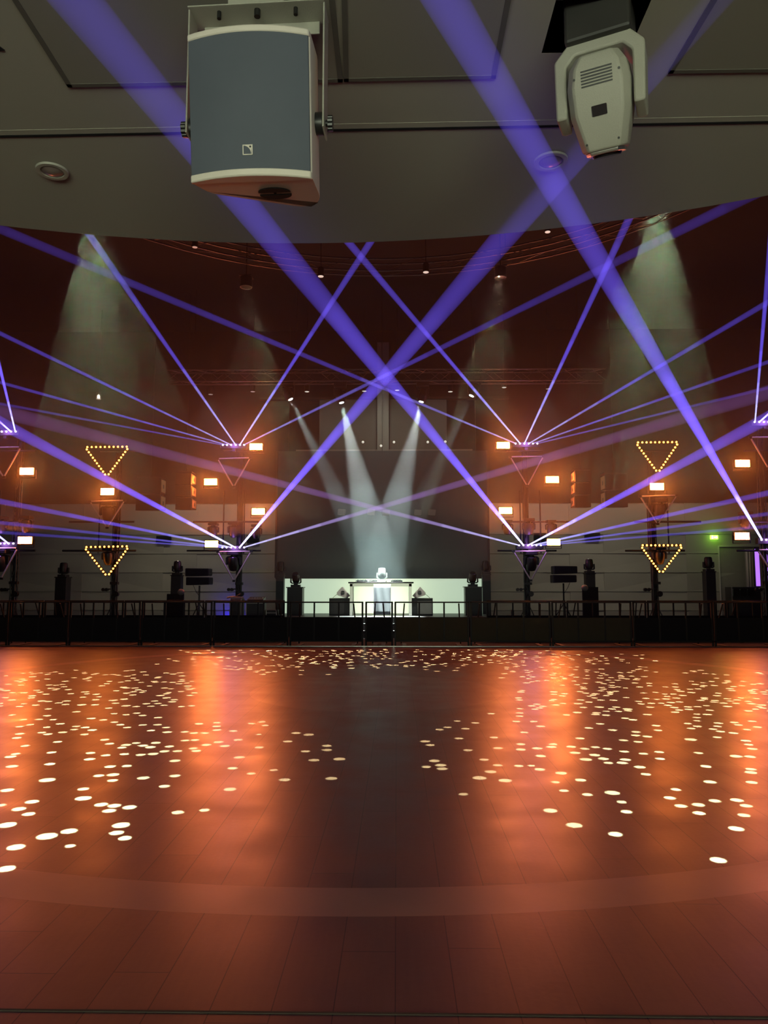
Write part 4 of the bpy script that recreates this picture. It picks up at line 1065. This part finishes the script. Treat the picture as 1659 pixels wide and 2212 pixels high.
for i, px in enumerate((1590, 1606, 1622)):
    x0, x1, z0, z1 = rc(px-7, 1288, px+7, 1272, 23.39)
    o = MB().box(x0, x1, 23.36, 23.385, z0, z1).build('rack_panel', M['metal']); tag(o, 'dark rack panel on the wide right case, '+['left','middle','right'][i]+' one', 'rack panel', 'panels on the right rack case')
p = atY(1655, 1275, 20.6)
# folded cloth bags hanging at the plinths
for px, py, nm in ((391,1279,'left'), (1263,1270,'right')):
    q = atY(px, py, 22.6); o = MB().sphere(q, .11, 12, (1,.6,.9)).build('plastic_bag', M['bagblue'] if 'bagblue' in M else M['headgrey'], smooth=True); tag(o, 'small pale plastic bag tied to the %s skirted plinth' % nm, 'bag')
# blue uplight
p = atY(486, 1350, 25.3)
t = thing('led_uplight', (p.x, 25.95, -.012), 'small floor uplight washing the left wall blue', 'uplight')
MB().lathe([(.10,0),(.11,.05),(.10,.14),(.09,.16)], 18).build('body', M['black'], t, smooth=True)
MB().lathe([(.08,.16),(.08,.168)], 18).build('lens', mat('blue_lens', (.1,.1,.9), .3, emit=(.02,.02,1), es=6, sample=False), t)
l = lamp('uplight_lamp', 'SPOT', (0,0,.2), 24, (.03,.02,1), spot_size=math.radians(130), spot_blend=.9, shadow_soft_size=.05, target=(0, .5, .6)); l.parent = t

# ------------------------------------------------------------------ right side: exit sign, doorway, curtain, violet strips
x0, x1, z0, z1 = rc(1535, 1165, 1551, 1156, YW-.1)
t = thing('exit_sign', ((x0+x1)/2, YW-.12, (z0+z1)/2), 'glowing green exit sign on the right wall', 'exit sign')
wd = (x1-x0)/2; hh = (z1-z0)/2
MB().box(-wd, wd, 0, .09, -hh, hh).build('housing', M['exit'], t, bevel=.006)
mb = MB(); mb.prism([(-.02,-.02),(.06,-.02),(.06,-.045),(.11,0),(.06,.045),(.06,.02),(-.02,.02)], lambda u, v, d: (u, -.006+d, v), 0, .006)
mb.box(-.10,-.05,-.006,0,-.05,.05); mb.build('symbol', M['exitw'], t)
l = lamp('exit_glow', 'POINT', (0,-.25,0), 4, (.4,1,.08), shadow_soft_size=.05); l.parent = t
x0, x1, z0, z1 = rc(1556, 1300, 1600, 1181, YW-.05)
struct(MB().box(x0-.03, x0, YW-.07, YW+.02, 0, z1).box(x0-.03, x1+1.6, YW-.07, YW+.02, z1, z1+.03).build('door_1', M['tube']))
struct(MB().box(x0, x1+1.4, YW-.035, YW+.0, 0, z1).build('door_2', M['wallpink']))
mb = MB(); x0, x1, z0, z1 = rc(1611, 1290, 1630, 1186, 24.9); n = 12; vs = []; fs = []
for i in range(n+1):
    x = x0+(x1-x0)*i/n; y = 24.9+.05*math.sin(i*1.9); vs += [(x, y, 0), (x, y, z1)]
for i in range(n): fs.append((2*i, 2*i+2, 2*i+3, 2*i+1))
mb.add(vs, fs); o = mb.build('curtain', M['beige'], smooth=True); o.modifiers.new('s', 'SOLIDIFY').thickness = .01; tag(o, 'pale curtain hanging beside the doorway at the right', 'curtain')
for i, (px, a_, b_) in enumerate(((1637, 1186, 1266), (1658, 1184, 1270))):
    x0, x1, z0, z1 = rc(px-4, b_, px+4, a_, 24.2)
    o = MB().box(x0, x1, 24.2, 24.24, z0, z1).build('light_strip', M['violetstrip'])
    tag(o, 'upright violet light strip %s the far right mast' % ('left of' if i == 0 else 'right of'), 'light strip', 'violet light strips at the right')
    o = MB().box(x0-.02, x1+.02, 24.24, 24.3, -.012, z1+.05).build('strip_post', M['black']); tag(o, 'thin black post behind the violet strip %s the far right mast' % ('left of' if i == 0 else 'right of'), 'post')
# monitors hung flat on the beige wall
for i, (a_, b_, c_, d_) in enumerate(((337, 1157, 369, 1173), (1263, 1151, 1297, 1165), (1153,1151,1180,1171), (533,1157,559,1173))):
    x0, x1, z0, z1 = rc(a_, d_, b_ if False else c_, b_, YW-.1)
    t = thing('wall_panel', ((x0+x1)/2, YW-.06, (z0+z1)/2), 'small dark rectangular panel on the back wall, '+['left of the left laser bar','right of the right laser bar','behind the right inner tower','behind the left inner tower'][i], 'wall panel', 'dark panels on the back wall')
    MB().box(-(x1-x0)/2, (x1-x0)/2, -.03, .03, -(z1-z0)/2, (z1-z0)/2).build('board', M['black'], t, bevel=.006)
    MB().box(-(x1-x0)/2+.03, (x1-x0)/2-.03, -.035, -.03, -(z1-z0)/2+.03, (z1-z0)/2-.03).build('face', M['blackrough'], t)

# ------------------------------------------------------------------ haze of the hall
if HAZE > 0:
    m = bpy.data.materials.new('haze'); m.use_nodes = True; nt = m.node_tree; nt.nodes.clear()
    out = nt.nodes.new('ShaderNodeOutputMaterial'); e = nt.nodes.new('ShaderNodeVolumeScatter')
    e.inputs['Color'].default_value = (1,1,1,1); e.inputs['Density'].default_value = HAZE; e.inputs['Anisotropy'].default_value = .55
    nt.links.new(e.outputs[0], out.inputs['Volume'])
    o = MB().box(-15.95, 15.95, 10.2, YW-.03, 3.0, 10.75).build('haze', m); tag(o, 'thin theatrical haze hanging in the upper part of the hall', 'haze', kind='stuff')
    m2 = m.copy(); m2.node_tree.nodes['Volume Scatter'].inputs['Density'].default_value = HAZE*2.6  # denser boxes added to imitate the soft lens halo round the blinders
    xa, xb, _, _ = rc(600, 1000, 1046, 1100, 22)
    o = MB().box(-13.5, xa, 20.3, 23.9, 3.01, 7.4).build('haze', m2); tag(o, 'denser haze drifting around the left lighting towers', 'haze', kind='stuff')
    o = MB().box(xb, 13, 20.3, 23.9, 3.01, 7.4).build('haze', m2); tag(o, 'denser haze drifting around the right lighting towers', 'haze', kind='stuff')
    x0, x1, _, _ = rc(602, 1200, 1048, 1250, 24); m2 = m.copy(); m2.node_tree.nodes['Volume Scatter'].inputs['Density'].default_value = HAZE*1.9; m2.node_tree.nodes['Volume Scatter'].inputs['Color'].default_value = (.8,.97,1,1)
    o = MB().box(x0, x1, 20.3, 24.9, SZ+Ht+.02, 2.99).build('haze', m2); tag(o, 'bank of pale haze hanging low over the dj table', 'haze', kind='stuff')
    m3 = m2.copy(); m3.node_tree.nodes['Volume Scatter'].inputs['Density'].default_value = HAZE*.9
    o = MB().box(x0, x1, 20.3, 24.9, 3.01, 4.6).build('haze', m3); tag(o, 'pale haze above the low bank over the dj table', 'haze', kind='stuff')
